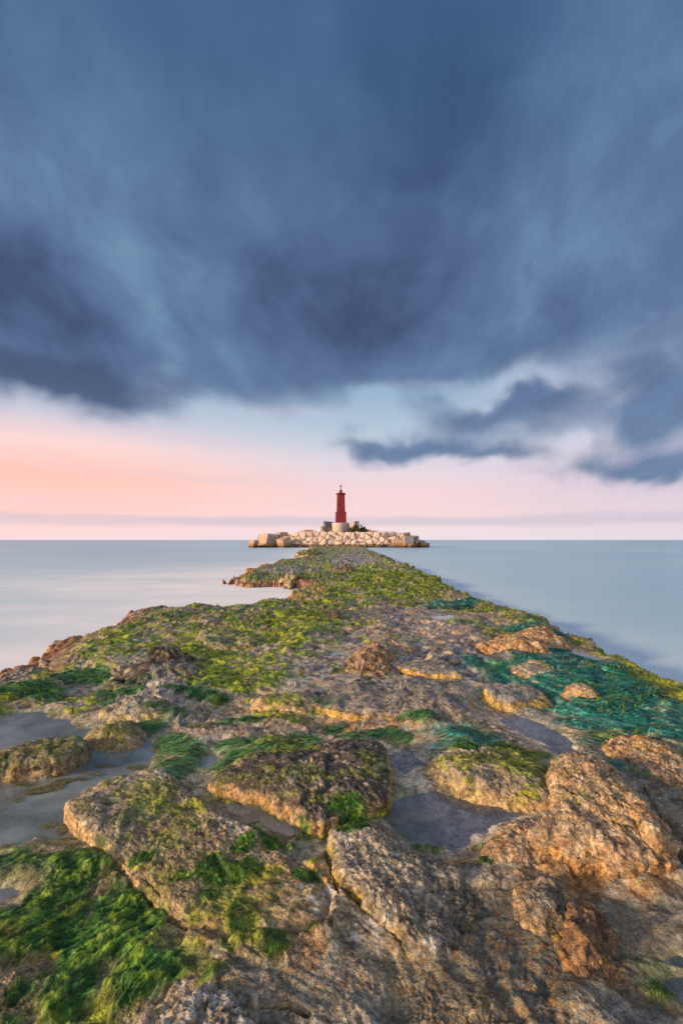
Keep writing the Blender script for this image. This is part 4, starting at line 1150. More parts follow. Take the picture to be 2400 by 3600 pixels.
# bits of weed and grit lying in the left pool
bits = px_poly([(0, 2760), (330, 2700), (430, 2800), (240, 2900), (100, 2960), (0, 2980)], 0.29)
P_ = [px_poly(ell(*q), 0.29) for q in [(150, 2775, 70, 14, -12), (215, 2750, 40, 10, -10), (80, 2760, 30, 6), (280, 2740, 20, 5), (165, 2900, 30, 9, -15), (210, 2915, 14, 22), (50, 2815, 14, 7), (200, 2955, 40, 10), (370, 2690, 40, 6), (330, 2720, 30, 5), (480, 2700, 40, 8), (60, 2700, 20, 6), (200, 2990, 60, 10), (20, 2980, 20, 10)]]
p_ = seeds(P_, 2600); n_ = len(p_)
strands('floating_weed', 'scraps of olive weed floating in the left pool', p_, hair_ang(p_, 20, 5, 3.0), rngw.uniform(.015, .04, n_), rngw.uniform(.002, .004, n_), jitter_col((0.09, 0.10, 0.03), (0.40, 0.38, 0.20), n_), 0.003, nseg=3, zmin=0.287)


# ------------------------------------------------------------------ tide pools (flat water at each pool's own level)
M_POOL = pool_material('pool_water', (0.94, 0.97, 0.95), 0.34, (0.46, 0.56, 0.58))
M_POOLV = pool_material('pool_water_clear', (0.97, 0.97, 0.99), 0.14, (0.52, 0.56, 0.68))
for nme, (P, lv, dp) in POOLW.items():
    C = P.mean(0); B = smooth_closed(P, 72)
    if np.dot(B[:, 0], np.roll(B[:, 1], -1)) - np.dot(B[:, 1], np.roll(B[:, 0], -1)) < 0: B = B[::-1]
    tg = np.roll(B, -1, 0) - np.roll(B, 1, 0); tg /= np.maximum(np.linalg.norm(tg, axis=1), 1e-6)[:, None]
    B = B + np.column_stack([tg[:, 1], -tg[:, 0]]) * 0.04
    me = bpy.data.meshes.new('tide_pool')
    me.from_pydata([(q[0] - C[0], q[1] - C[1], 0.0) for q in B], [], [tuple(range(len(B)))]); me.update()
    me.materials.append(M_POOLV if nme in ('violet', 'stream', 'stream_low', 'slot', 'corner') else M_POOL)
    o = bpy.data.objects.new('tide_pool', me); COL.objects.link(o)
    o.location = (C[0], C[1], lv)
    tag(o, kind='structure')

# ------------------------------------------------------------------ the sea: one sheet to the horizon
sx = np.concatenate([-np.geomspace(12000, 14, 40), np.linspace(-13, 8, 106), np.geomspace(9, 12000, 40)])
sy = np.concatenate([-np.geomspace(12000, 12, 24), np.linspace(-10, 3, 14), np.linspace(3.2, 30, 120), np.geomspace(30.5, 14000, 90)])
SX, SY = np.meshgrid(sx, sy)
fx, fy = SX.ravel(), SY.ravel()
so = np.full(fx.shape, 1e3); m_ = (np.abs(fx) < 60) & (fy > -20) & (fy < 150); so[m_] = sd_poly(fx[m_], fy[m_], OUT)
fo = np.exp(-np.clip(so, 0, 500) / 1.1) * 0.45 + np.exp(-np.clip(so, 0, 500) / 4.0) * np.where(fx < 0, 0.48, 0.16)  # wash along both edges, also whitened to offset the causeway's shadow on the water
# long pale drifts of blurred surf left of the causeway
fo += 0.48 * np.exp(-((fx + 10.0) / 11.0) ** 2) * np.exp(-((fy - 20) / 13.0) ** 2)
fo += 0.48 * np.exp(-((fx + 3.5) / 3.2) ** 2) * np.exp(-((fy - 13.0) / 2.6) ** 2)
fo += 0.20 * np.exp(-((fx + 14) / 16.0) ** 2) * np.exp(-((fy - 60) / 40.0) ** 2)
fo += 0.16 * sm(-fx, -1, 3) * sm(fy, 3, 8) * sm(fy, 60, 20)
sea = grid_mesh('sea', np.stack([SX, SY, np.zeros(SX.shape)], -1), sea_material(), attrs={'foam_and_lift': np.clip(fo, 0, 0.95)})
tag(sea, kind='structure')
sb_ = grid_mesh('sea_bed', np.array([[[-12000, -12000, -6], [12000, -12000, -6]], [[-12000, 14000, -6], [12000, 14000, -6]]], float), M_ROCK, attrs={'col': np.tile([0.1, 0.1, 0.08], (4, 1)), 'wet': np.zeros(4)})
tag(sb_, kind='structure')


# ------------------------------------------------------------------ island with breakwater and lighthouse
def P3(qx, qy, d):
    return ((qx - 1200) / FPX * d, d, CAM_Z + (1898 - qy) / FPX * d)


def stone_material(name, base, dark, pale, stain=True):
    m, t, p = new_mat(name)
    g = X(t, t.n.new('ShaderNodeNewGeometry').outputs['Position'])
    x, y, z = t.sep(g)
    n1 = t.noise(g, 0.9, 6, 0.62, 0.4); n2 = t.noise(g, 5.0, 5, 0.6, 0.3); n3 = t.noise(g, 22, 4, 0.6)
    oi = t.n.new('ShaderNodeObjectInfo'); rnd = X(t, oi.outputs['Random'])
    c = t.mix(t.step(n1, 0.35, 0.65), base, pale)
    c = t.mix(t.step(n2, 0.58, 0.75) * 0.6, c, dark)
    c = t.mix(t.step(rnd, 0.0, 1.0, 0.0, 0.45), c, t.mix(t.step(n2, .4, .6), (0.62, 0.52, 0.42), (0.50, 0.42, 0.33)))
    c = t.mix(t.step(n3, 0.30, 0.22) * 0.5, c, dark)
    if stain:
        wl = z + (n1 - 0.5) * 0.9 + (n2 - 0.5) * 0.35
        c = t.mix(t.step(wl, 1.05, 0.7) * 0.82, c, (0.17, 0.11, 0.035))
        c = t.mix(t.step(wl, 0.62, 0.3) * 0.85, c, (0.045, 0.035, 0.02))
    t.put(p.inputs['Base Color'], c); p.inputs['Roughness'].default_value = 0.85
    t.put(p.inputs['Normal'], t.bump(n2 * 1.0 + n3 * 0.3, 0.7, 0.10))
    return m


M_STONE = stone_material('breakwater_limestone', (0.56, 0.43, 0.35), (0.22, 0.17, 0.12), (0.66, 0.54, 0.46))


def concrete_material(name, base, streak, stain=True):
    m, t, p = new_mat(name)
    g = X(t, t.n.new('ShaderNodeNewGeometry').outputs['Position'])
    x, y, z = t.sep(g)
    n1 = t.noise(g, 0.8, 6, 0.6, 0.3); n2 = t.noise(g, 7.0, 5, 0.65); ns = t.noise(t.comb(x * 3.0, y * 3.0, z * 0.35), 1.0, 5, 0.6)
    c = t.mix(t.step(n1, 0.35, 0.7), base, tuple(v * 0.72 for v in base))
    c = t.mix(t.step(ns, 0.5, 0.68) * streak, c, (0.10, 0.09, 0.085))
    c = t.mix(t.step(n2, 0.62, 0.72) * 0.4, c, (0.18, 0.15, 0.12))
    if stain:
        wl = z + (n1 - 0.5) * 0.5 + (n2 - 0.5) * 0.2
        c = t.mix(t.step(wl, 1.35, 0.95) * 0.8, c, (0.27, 0.135, 0.04))
        c = t.mix(t.step(wl, 0.72, 0.38) * 0.88, c, (0.05, 0.035, 0.02))
    t.put(p.inputs['Base Color'], c); p.inputs['Roughness'].default_value = 0.8
    t.put(p.inputs['Normal'], t.bump(n2, 0.35, 0.05))
    return m


M_CONC = concrete_material('weathered_concrete', (0.47, 0.34, 0.245), 0.55)
M_CONCG = concrete_material('grey_streaked_concrete', (0.30, 0.28, 0.28), 0.85)
M_WALL = concrete_material('terrace_concrete', (0.46, 0.41, 0.40), 0.35, False)


def simple(name, col, rough=0.6, metal=0.0, nscale=3.0, var=0.25, bump=0.1):
    m, t, p = new_mat(name)
    o = t.obj(); n = t.noise(o, nscale, 5, 0.6, 0.3)
    f = t.step(n, 0.3, 0.7, 1 - var, 1 + var, 'LINEAR')
    t.put(p.inputs['Base Color'], t.mix(1.0, col, t.comb(f, f, f), 'MULTIPLY'))
    p.inputs['Roughness'].default_value = rough; p.inputs['Metallic'].default_value = metal
    t.put(p.inputs['Normal'], t.bump(n, bump, 0.03))
    return m


def painted(name, col, streakcol):
    m, t, p = new_mat(name)
    o = t.obj(); x, y, z = t.sep(o)
    n = t.noise(t.comb(x * 4, y * 4, z * 0.7), 1.0, 5, 0.6, 0.2); n2 = t.noise(o, 2.0, 5, 0.6)
    c = t.mix(t.step(n, 0.45, 0.75) * 0.5, col, streakcol)
    c = t.mix(t.step(n2, 0.6, 0.8) * 0.35, c, tuple(v * 0.5 for v in col))
    t.put(p.inputs['Base Color'], c); p.inputs['Roughness'].default_value = 0.55
    return m


M_RED = painted('red_paint', (0.19, 0.006, 0.010), (0.13, 0.006, 0.012))
M_REDD = painted('dark_red_paint', (0.16, 0.012, 0.02), (0.09, 0.01, 0.015))
M_DRUM = painted('pale_render', (0.78, 0.72, 0.69), (0.66, 0.60, 0.57))
M_BLACK = simple('black_metal', (0.02, 0.018, 0.02), 0.5)
M_GLASS = simple('lamp_glass', (0.75, 0.76, 0.78), 0.1, var=0.05)
M_SOIL = simple('island_soil', (0.17, 0.115, 0.075), 0.95, nscale=2.0, var=0.5, bump=0.6)
M_BUSH = simple('shrub_leaf', (0.085, 0.095, 0.028), 0.7, var=0.5, nscale=2.5)
M_BUSHD = simple('dark_shrub_leaf', (0.035, 0.05, 0.03), 0.7, var=0.5, nscale=2.5)
M_TWIG = simple('twig_bark', (0.09, 0.06, 0.04), 0.9)
M_DRY = simple('dry_grass', (0.50, 0.24, 0.09), 0.9, var=0.4)


def box_mesh(name, size, mat, loc, rot=(0, 0, 0), parent=None, bevel=0.03, taper=1.0, base=True):
    import bmesh
    bm = bmesh.new()
    bmesh.ops.create_cube(bm, size=1)
    for v in bm.verts:
        k = taper if v.co.z > 0 else 1.0
        v.co.x *= size[0] * k; v.co.y *= size[1] * k; v.co.z = (v.co.z + (0.5 if base else 0)) * size[2]
    if bevel: bmesh.ops.bevel(bm, geom=list(bm.edges), offset=bevel, segments=2, affect='EDGES', profile=0.6)
    me = bpy.data.meshes.new(name); bm.to_mesh(me); bm.free(); me.materials.append(mat)
    o = bpy.data.objects.new(name, me); COL.objects.link(o); o.location = loc; o.rotation_euler = rot
    if parent: o.parent = parent
    return o


def lathe(name, prof, mat, loc, parent=None, n=48, smooth=True):
    a = np.linspace(0, 2 * math.pi, n, endpoint=False)
    co = np.array([[(r * math.cos(t), r * math.sin(t), z) for t in a] for r, z in prof])
    o = grid_mesh(name, co, mat, closed_u=True, smooth=smooth)
    o.location = loc
    if parent: o.parent = parent
    return o


D0 = 114.5        # waterline of the breakwater
# island body
nx_, ny_ = 90, 60
ix = np.linspace(-20, 20, nx_); iy = np.linspace(112, 150, ny_)
IX, IY = np.meshgrid(ix, iy)
hw = np.interp(IY, [112, 116, 122, 135, 150], [12.0, 14.0, 15.5, 14.0, 6])
e = np.minimum(np.minimum(hw - np.abs(IX - 0.5), IY - D0 - 0.9), 149 - IY)
IZ = np.clip(e / 3.4, -0.6, 1) * 3.75
IZ = np.where(e > 3.4, 3.75 + 0.15 * sm(IY, 118, 126) , IZ) + fbm2(IX * 0.6, IY * 0.6, 4, 210) * 0.10
# (the wall's core shows as dark rubble between the fitted stones)
isl = grid_mesh('island_ground', np.stack([IX, IY, IZ], -1), M_SOIL)
tag(isl, kind='structure')

# breakwater of fitted boulders: relaxed cells over the sloping face
rs = np.random.default_rng(21)
FX0, FX1, FZ0, FZ1 = -13.4, 14.0, -0.35, 3.95
pts = []
zrows = [0.1, 1.15, 2.2, 3.2]
for k, zc in enumerate(zrows):
    step_ = [2.3, 2.25, 2.1, 1.8][k]
    xx = FX0 + (0.5 + 0.5 * (k % 2)) * step_
    while xx < FX1 - 0.4:
        pts.append((xx + rs.uniform(-.5, .5), zc + rs.uniform(-.48, .48))); xx += step_ * rs.uniform(0.6, 1.35)
pts = np.array(pts)


def clip_poly(poly, n, c):
    out = []
    for i in range(len(poly)):
        a, b = poly[i], poly[(i + 1) % len(poly)]
        da, db = np.dot(a, n) - c, np.dot(b, n) - c
        if da <= 0: out.append(a)
        if (da < 0 < db) or (db < 0 < da): out.append(a + (b - a) * (da / (da - db)))
    return out


def cells(pts):
    res = []
    for i, p in enumerate(pts):
        poly = [np.array(v) for v in ((FX0, FZ0), (FX1, FZ0), (FX1, FZ1), (FX0, FZ1))]
        for j, q in enumerate(pts):
            if i == j or abs(q[0] - p[0]) > 6: continue
            n = q - p; mid = (p + q) / 2
            poly = clip_poly(poly, n, np.dot(mid, n))
            if not poly: break
        res.append(np.array(poly))
    return res


def centroid(P):
    x, y = P[:, 0], P[:, 1]; x1, y1 = np.roll(x, -1), np.roll(y, -1); cr = x * y1 - x1 * y; A = cr.sum() / 2
    return np.array([((x + x1) * cr).sum() / (6 * A), ((y + y1) * cr).sum() / (6 * A)])


for _ in range(1):
    cl = cells(pts); pts = pts * 0.7 + np.array([centroid(c) for c in cl]) * 0.3
cl = cells(pts)
bw = empty('stone_breakwater', (0, D0, 0), 'pale breakwater of big fitted boulders round the lighthouse island', 'breakwater')


def resample(P, n):
    P = np.asarray(P, float); Q = np.vstack([P, P[:1]]); L = np.hypot(*np.diff(Q, axis=0).T); cu = np.concatenate([[0], np.cumsum(L)])
    s = np.linspace(0, cu[-1], n, endpoint=False)
    return np.column_stack([np.interp(s, cu, Q[:, 0]), np.interp(s, cu, Q[:, 1])])


def boulder_mesh(P2, depth, seed, nth=26, nr=7):
    """a stone filling the cell P2 (x, z) with a broken, faceted front"""
    C = centroid(P2)
    B = smooth_closed(P2, nth)
    Bl = resample(P2, nth); B = B * 0.35 + Bl * 0.65
    k = 0.985
    B = C + (B - C) * k
    rad = np.linalg.norm(B - C, axis=1).mean()
    r_ = np.random.default_rng(seed)
    rows = []
    tx, tz_ = r_.normal(0, .16, 2)
    for q in (0, .25, .5, .7, .82, .9, .96, 1.0):
        xz = (B - C) * q
        y = -depth * (1 - (q ** 5.5)) ** 0.55
        rows.append(np.column_stack([xz[:, 0], y + (xz[:, 0] * tx + xz[:, 1] * tz_) * (1 - q ** 4), xz[:, 1]]))
    for s_ in (0.35, 0.9):
        rows.append(np.column_stack([(B - C)[:, 0] * (1 - 0.25 * s_), np.full(nth, s_ * 0.9), (B - C)[:, 1] * (1 - 0.25 * s_)]))
    co = np.array(rows)
    # facets: cut by a few random planes
    for _ in range(4):
        n = np.array([r_.normal(0, 0.5), -1.0, r_.normal(0, 0.5)]); n /= np.linalg.norm(n)
        off = depth * r_.uniform(0.75, 0.95) + rad * 0.30
        d = co @ n - off
        co = co - np.where(d > 0, d, 0)[..., None] * n * 0.9
    w = co + np.array([C[0], 0, C[1]])
    nzs = fbm3(w[..., 0] * 1.3, w[..., 1] * 1.3, w[..., 2] * 1.3, 4, seed % 50 + 800, 0.6)
    co[:, :, 1] -= nzs * 0.22 * np.clip(np.linspace(0, 3, co.shape[0]), 0, 1)[:, None]
    co = co * (1 + 0.05 * fbm3(w[..., 0] * 2.6, w[..., 1], w[..., 2] * 2.6, 3, seed % 40 + 900))[..., None]
    return C, co


for i, P2 in enumerate(cl):
    if len(P2) < 3: continue
    C, co = boulder_mesh(P2, 0.40 + 0.35 * rs.random(), 3000 + i, 30, 9)
    o = grid_mesh('boulder', co, M_STONE, closed_u=True, parent=bw)
    # the face leans back and curves round at both ends
    end = max(0, abs(C[0] - 0.3) - 9) / 5
    o.location = (C[0], C[1] * 0.78 + end ** 2 * 2.5 + rs.uniform(-.25, .15), C[1])
    o.rotation_euler = (0, 0, math.copysign(end * 0.35, C[0]))
corners = np.array([v for c in cl for v in c]); keep = []
for v in corners:
    if FX0 + .3 < v[0] < FX1 - .3 and FZ0 + .3 < v[1] < FZ1 - .3 and all(np.hypot(*(v - u)) > 0.5 for u in keep): keep.append(v)
for i, v in enumerate(keep):
    if rs.random() < 0.35: continue
    s_ = rs.uniform(0.14, 0.30); n_ = 7; a_ = np.linspace(0, 2 * math.pi, n_, endpoint=False) + rs.normal(0, .25, n_)
    C, co = boulder_mesh(np.column_stack([np.cos(a_) * s_ * 1.25, np.sin(a_) * s_]), s_ * .8, 7000 + i, 12, 4)
    o = grid_mesh('chink_stone', co, M_STONE, closed_u=True, parent=bw, smooth=False)
    o.location = (v[0], v[1] * 0.78 - 0.15, v[1])
# loose smaller stones at the foot and along the crest
for i in range(46):
    if i < 18: x_, z_, y_, s_ = rs.uniform(-12.5, 10.5), rs.uniform(0.0, 0.18), D0 - rs.uniform(0.5, 0.9), rs.uniform(0.25, 0.55)
    else: x_, z_, y_, s_ = rs.uniform(-13, 13.5), 3.85 + rs.uniform(-.1, .12), D0 + 3.3 + rs.uniform(0, 0.8), rs.uniform(0.18, 0.42)
    n_ = 6 + rs.integers(3); a_ = np.sort(rs.random(n_) * 2 * math.pi)
    P2 = np.column_stack([np.cos(a_) * s_ * 1.3, np.sin(a_) * s_]) + rs.normal(0, .04, (n_, 2))
    if abs(sum(P2[:, 0] * np.roll(P2[:, 1], -1) - P2[:, 1] * np.roll(P2[:, 0], -1))) < 0.1: continue
    C, co = boulder_mesh(P2, s_ * 0.7, 5000 + i, 14, 5)
    o = grid_mesh('small_stone', co, M_STONE, closed_u=True, parent=bw); o.location = (x_, y_ - D0, z_)
    if i >= 18: o.location.y = y_ - D0
for i in range(len(bw.children)): pass


def cube_block(label, qx0, qx1, qy_top, qy_bot, d, rz, tilt=(0, 0), mat=None, depth=None, shape='cube', group='concrete cubes dumped round the island'):
    """a cast concrete cube; pixel extents of its visible body set size and place"""
    w = (qx1 - qx0) / FPX * d
    cx = ((qx0 + qx1) / 2 - 1200) / FPX * d
    zt = CAM_Z + (1898 - qy_top) / FPX * d; zb = CAM_Z + (1898 - qy_bot) / FPX * d
    h = zt - zb
    cr, sr = abs(math.cos(rz)), abs(math.sin(rz))
    s = w / (cr + sr * 0.85)
    hh = h / (1 + 0.5 * abs(math.sin(tilt[0])) + 0.5 * abs(math.sin(tilt[1])))
    o = box_mesh('concrete_block', (s, s * 0.9 if depth is None else depth, hh + 0.4), mat or M_CONC, (cx, d + s * 0.6, (zt + zb) / 2 - 0.2), (tilt[0], tilt[1], rz), None, 0.06, 1.0, base=False)
    me = o.data
    # worn corners
    r_ = np.random.default_rng(int(qx0))
    for v in me.vertices:
        v.co += Vector(r_.normal(0, 0.035, 3))
    tag(o, label, 'concrete block', group)
    return o


cube_block('orange stained low block at the far left waterline', 873, 905, 1897, 1925, 113.5, R(62), (0.10, 0.18))
cube_block('large tilted block with rusty left face and dark right face', 900, 966, 1880, 1926, 113.0, R(55), (-0.12, 0.38), M_CONC)
cube_block('tall grey streaked block leaning behind the rusty tilted one', 938, 976, 1876, 1924, 115.0, R(12), (0.0, 0.06), M_CONCG)
cube_block('pink tinged block peeking over the left row', 908, 942, 1880, 1915, 117.5, R(40), (0.0, 0.5))
cube_block('square block standing highest at the left end', 966, 1010, 1871, 1902, 117.5, R(40), (0, 0.0))
cube_block('tilted rusty block nearest the left end of the stones', 972, 1021, 1887, 1927, 112.4, R(50), (0.05, -0.32))
cube_block('dull brown block flush against the right end of the stones', 1379, 1421, 1897, 1926, 113.2, R(3), (0.0, 0.02), M_CONC)
cube_block('large pale streaked block at the right end', 1417, 1455, 1883, 1916, 112.4, R(14), (-0.03, 0.03), M_CONCG)
cube_block('rounded rusty block piled on top at the right end', 1408, 1445, 1872, 1900, 115.8, R(28), (0.05, -0.2), M_CONC)
cube_block('narrow grey block leaning right of the large pale one', 1448, 1469, 1882, 1924, 114.2, R(55), (0, 0.1), M_CONCG)
cube_block('dark square block behind the right pile', 1457, 1474, 1885, 1922, 117.0, R(70), (0, 0.0), M_CONCG)
cube_block('flat grey slab sloping into the water at the far right', 1470, 1511, 1905, 1924, 114.5, R(20), (0.05, 0.22), M_CONCG)
cube_block('small dark stub on the far right slab', 1475, 1492, 1897, 1912, 117.0, R(30), (0.2, 0.1), M_CONCG)
cube_block('small block wedged between stones and the right pile', 1394, 1414, 1889, 1900, 115.5, R(10), (0, 0.1), M_CONC)
# dark footing under the pale block, with a small pointed stub
w_ = cube_block('black weed covered footing under the pale right block', 1414, 1462, 1914, 1928, 112.9, R(10), (0, 0), concrete_material('wet_black_footing', (0.05, 0.04, 0.03), 0.5), group=None)
lathe_o = lathe('pointed_stub', [(0.0, 1.15), (0.5, 0.55), (1.15, -0.3), (1.2, -0.4)], M_CONC, ((1441 - 1200) / FPX * 111.5, 111.3, 0.0), n=4, smooth=False)
lathe_o.rotation_euler = (0, 0, R(10)); tag(lathe_o, 'small pyramid shaped concrete tip at the waterline on the right', 'concrete block')
# darker tumbled rocks on both shoulders of the island
for i, (qx, qy, s_) in enumerate([(1024, 1886, .9), (1034, 1883, .8), (1046, 1880, .7), (1058, 1877, .6), (1380, 1876, .9), (1392, 1882, 1.0), (1370, 1877, .6), (1355, 1876, .5), (1400, 1888, .8), (1380, 1888, .7)]):
    d = 119.5; n_ = 7; a_ = np.sort(rs.random(n_) * 2 * math.pi + np.arange(n_) * .0)
    a_ = np.linspace(0, 2 * math.pi, n_, endpoint=False) + rs.normal(0, .2, n_)
    P2 = np.column_stack([np.cos(a_) * s_ * 1.4, np.sin(a_) * s_])
    C, co = boulder_mesh(P2, s_, 6000 + i, 18, 6)
    o = grid_mesh('shoulder_rock', co, M_STONE if i > 3 else M_CONCG, closed_u=True)
    xx, yy, zz = P3(qx, qy, d); o.location = (xx, yy, zz - s_ * .2)
    side_ = 'left' if qx < 1200 else 'right'
    tag(o, ['outermost', 'second from outside', 'third from outside', 'innermost'][i % 6 if i < 4 else 0] + ' rough rock on the left shoulder of the island' if i < 4 else ['small peaked rock right of the dry grass', 'wide rough rock beside the right block pile', 'low rock in the middle of the right shoulder', 'low flat rock nearest the dark shrub', 'rock just left of the rounded rusty block', 'rock low down behind the wedged small block'][i - 4] , 'rock', 'rough rocks on the shoulders of the island')

# ---- lighthouse
DL = 126.0; K = DL / FPX
lx = (1197.5 - 1200) * K
zf = 3.9                                  # island top
def Zp(qy): return CAM_Z + (1898 - qy) * K
lh = empty('lighthouse', (lx, DL, zf), 'small red square lighthouse on a pale round plinth', 'lighthouse')
def L_(o):
    return o
zdr = Zp(1839.5) - zf
lathe('plinth', [(0.0, -0.5), (2.40, -0.5), (2.40, zdr - 0.10), (2.43, zdr - 0.09), (2.43, zdr), (2.3, zdr + 0.01), (0, zdr + 0.01)], M_DRUM, (0, 0, 0), lh, 72)
zb1 = Zp(1801) - zf; zt1 = Zp(1739) - zf
RZ = R(8)
box_mesh('base_tower', (2.62, 2.62, zb1 - zdr - 0.02), M_RED, (0, 0, zdr + 0.02), (0, 0, RZ), lh, 0.03, 1.0)
for sgn_ in (-1, 1):
    for s2 in (-1, 1):
        ca, sa = math.cos(RZ), math.sin(RZ); u, v = sgn_ * 1.27, s2 * 1.27
        box_mesh('corner_post', (0.16, 0.16, zb1 - zdr), M_REDD, (u * ca - v * sa, u * sa + v * ca, zdr + 0.015), (0, 0, RZ), lh, 0.015)
box_mesh('ledge', (2.78, 2.78, 0.09), M_RED, (0, 0, zb1), (0, 0, RZ), lh, 0.02)
box_mesh('upper_tower', (2.16, 2.16, zt1 - zb1 - 0.09), M_RED, (0, 0, zb1 + 0.09), (0, 0, RZ), lh, 0.03, 0.90)
lathe('gallery', [(0.9, -0.02), (1.40, 0.05), (1.50, 0.12), (1.40, 0.2), (1.0, 0.24), (0, 0.24)], M_REDD, (0, 0, zt1), lh, 40)
box_mesh('cap_slab', (2.1, 2.1, 0.2), M_REDD, (0, 0, zt1 + 0.24), (0, 0, RZ), lh, 0.02)
lathe('lamp_pedestal', [(0.42, 0), (0.42, 0.62), (0.46, 0.64), (0.46, 0.78), (0, 0.8)], M_RED, (0, 0, zt1 + 0.44), lh, 24)
lz = zt1 + 0.44 + 0.80
lt = lathe('lantern', [(0.13, 0), (0.13, 0.95), (0.36, 0.98), (0.36, 1.04), (0.1, 1.10), (0.08, 1.25), (0.2, 1.32), (0.17, 1.40), (0, 1.44)], M_BLACK, (0, 0, lz), lh, 20)
for k in range(6):
    a = k * math.pi / 3 + 0.2
    box_mesh('guard_bar', (0.035, 0.035, 0.98), M_GLASS, (0.34 * math.cos(a), 0.34 * math.sin(a), 0), (0, 0, a), lt, 0.0)
bx_ = box_mesh('marker_lamp', (0.26, 0.30, 0.42), M_REDD, (-0.78, -1.12, Zp(1778) - zf), (0, 0, RZ), lh, 0.03)
lathe('lamp_bracket', [(0.17, 0), (0.10, 0.25), (0, 0.3)], M_RED, (-0.84, -1.14, Zp(1772) - zf), lh, 12)
box_mesh('door_strip', (0.07, 0.05, Zp(1780) - Zp(1800)), M_REDD, (-0.42, -1.115, zb1 + 0.09), (0, 0, RZ), lh, 0.0)

# ---- terrace walls and stair behind the plinth
tw = empty('terrace_wall', (0, DL + 3, zf), 'grey concrete terrace walls standing behind the lighthouse plinth', 'wall')


def wall_panel(name, xa, ya, xb, yb, ztop, thick=0.35, mat=None):
    L = math.hypot(xb - xa, yb - ya); a = math.atan2(yb - ya, xb - xa)
    return box_mesh(name, (L, thick, ztop), mat or M_WALL, ((xa + xb) / 2, (ya + yb) / 2 - (DL + 3), 0), (0, 0, a), tw, 0.02)


zw = Zp(1834) - zf + 0.15
kx = lambda q, d: (q - 1200) * d / FPX
wall_panel('wall_panel', kx(1138, 127.5), 126.0, kx(1167, 133), 133.5, zw + 0.05)
wall_panel('wall_panel', kx(1167, 133), 133.7, kx(1229, 133), 133.7, zw - 0.05)
wall_panel('wall_panel', kx(1229, 133), 133.5, kx(1243, 131), 131.2, zw)
wall_panel('wall_panel', kx(1243, 131), 131.0, kx(1260, 127), 126.5, zw + 0.05)
wall_panel('low_wall', kx(1129, 125.5), 124.5, kx(1137, 127.5), 126.6, Zp(1850) - zf, 0.5)
wall_panel('end_pier', kx(1136, 126), 125.9, kx(1141, 126), 125.9, zw + 0.1, 0.5)
wall_panel('low_end_pier', kx(1128, 124.5), 124.3, kx(1133.5, 124.5), 124.3, Zp(1850) - zf + 0.04, 0.5)
stair = empty('stairway', (kx(1156, 127), 125.6, zf), 'worn concrete steps left of the round plinth', 'stairs')
hs = (Zp(1850) - zf) / 6
for k in range(6):
    box_mesh('step', (2.05, 0.42, hs * (k + 1) - 0.02 * (k % 2)), M_CONC if False else concrete_material('step_concrete', (0.40, 0.27, 0.16), 0.5, False) if k == 0 else bpy.data.materials['step_concrete'], (0.0, k * 0.42, 0), (0, 0, 0), stair, 0.03)


# ---- shrubs and dry grass
def shrub(name, label, blobs, mat, nleaf, leaf, loc, twigs, seed, cat='shrub'):
    r_ = np.random.default_rng(seed)
    e_ = empty(name, loc, label, cat)
    V = []; F = []
    per = np.array([b[3] * b[4] * b[5] for b in blobs]); per = per / per.sum()
    c = 0
    for b, f in zip(blobs, per):
        k = int(nleaf * f) + 5
        u = r_.normal(0, 1, (k, 3)); u /= np.linalg.norm(u, axis=1)[:, None]
        p = np.array(b[:3]) + u * np.array(b[3:6]) * (r_.random(k)[:, None] ** 0.4) * (0.8 + 0.35 * r_.random((k, 1)))
        p[:, 2] = np.abs(p[:, 2])
        for q in p:
            d1 = r_.normal(0, 1, 3); d1 /= np.linalg.norm(d1); d2 = np.cross(d1, r_.normal(0, 1, 3)); d2 /= np.linalg.norm(d2)
            s = leaf * r_.uniform(0.6, 1.4)
            V += [q - d1 * s, q + d2 * s * .5, q + d1 * s, q - d2 * s * .5]; F.append((c, c + 1, c + 2, c + 3)); c += 4
    raw_mesh('foliage', np.array(V), np.array(F), mat, parent=e_, smooth=False)
    V = []; F = []; c = 0
    for (x0, y0, z0, x1, y1, z1, w) in twigs:
        a = np.array([x0, y0, z0]); b = np.array([x1, y1, z1])
        pr = []
        for q, ww in ((0, w), (0.5, w * .7), (1, w * .3)):
            m = a + (b - a) * q + (r_.normal(0, .06, 3) if q == .5 else 0)
            for t_ in range(4): pr.append(m + np.array([math.cos(t_ * math.pi / 2), math.sin(t_ * math.pi / 2), 0]) * ww)
        V += pr
        for lv in (0, 1):
            for t_ in range(4): F.append((c + lv * 4 + t_, c + lv * 4 + (t_ + 1) % 4, c + lv * 4 + 4 + (t_ + 1) % 4, c + lv * 4 + 4 + t_))
        c += 12
    raw_mesh('stem', np.array(V), np.array(F), M_TWIG, parent=e_, smooth=False)
    return e_


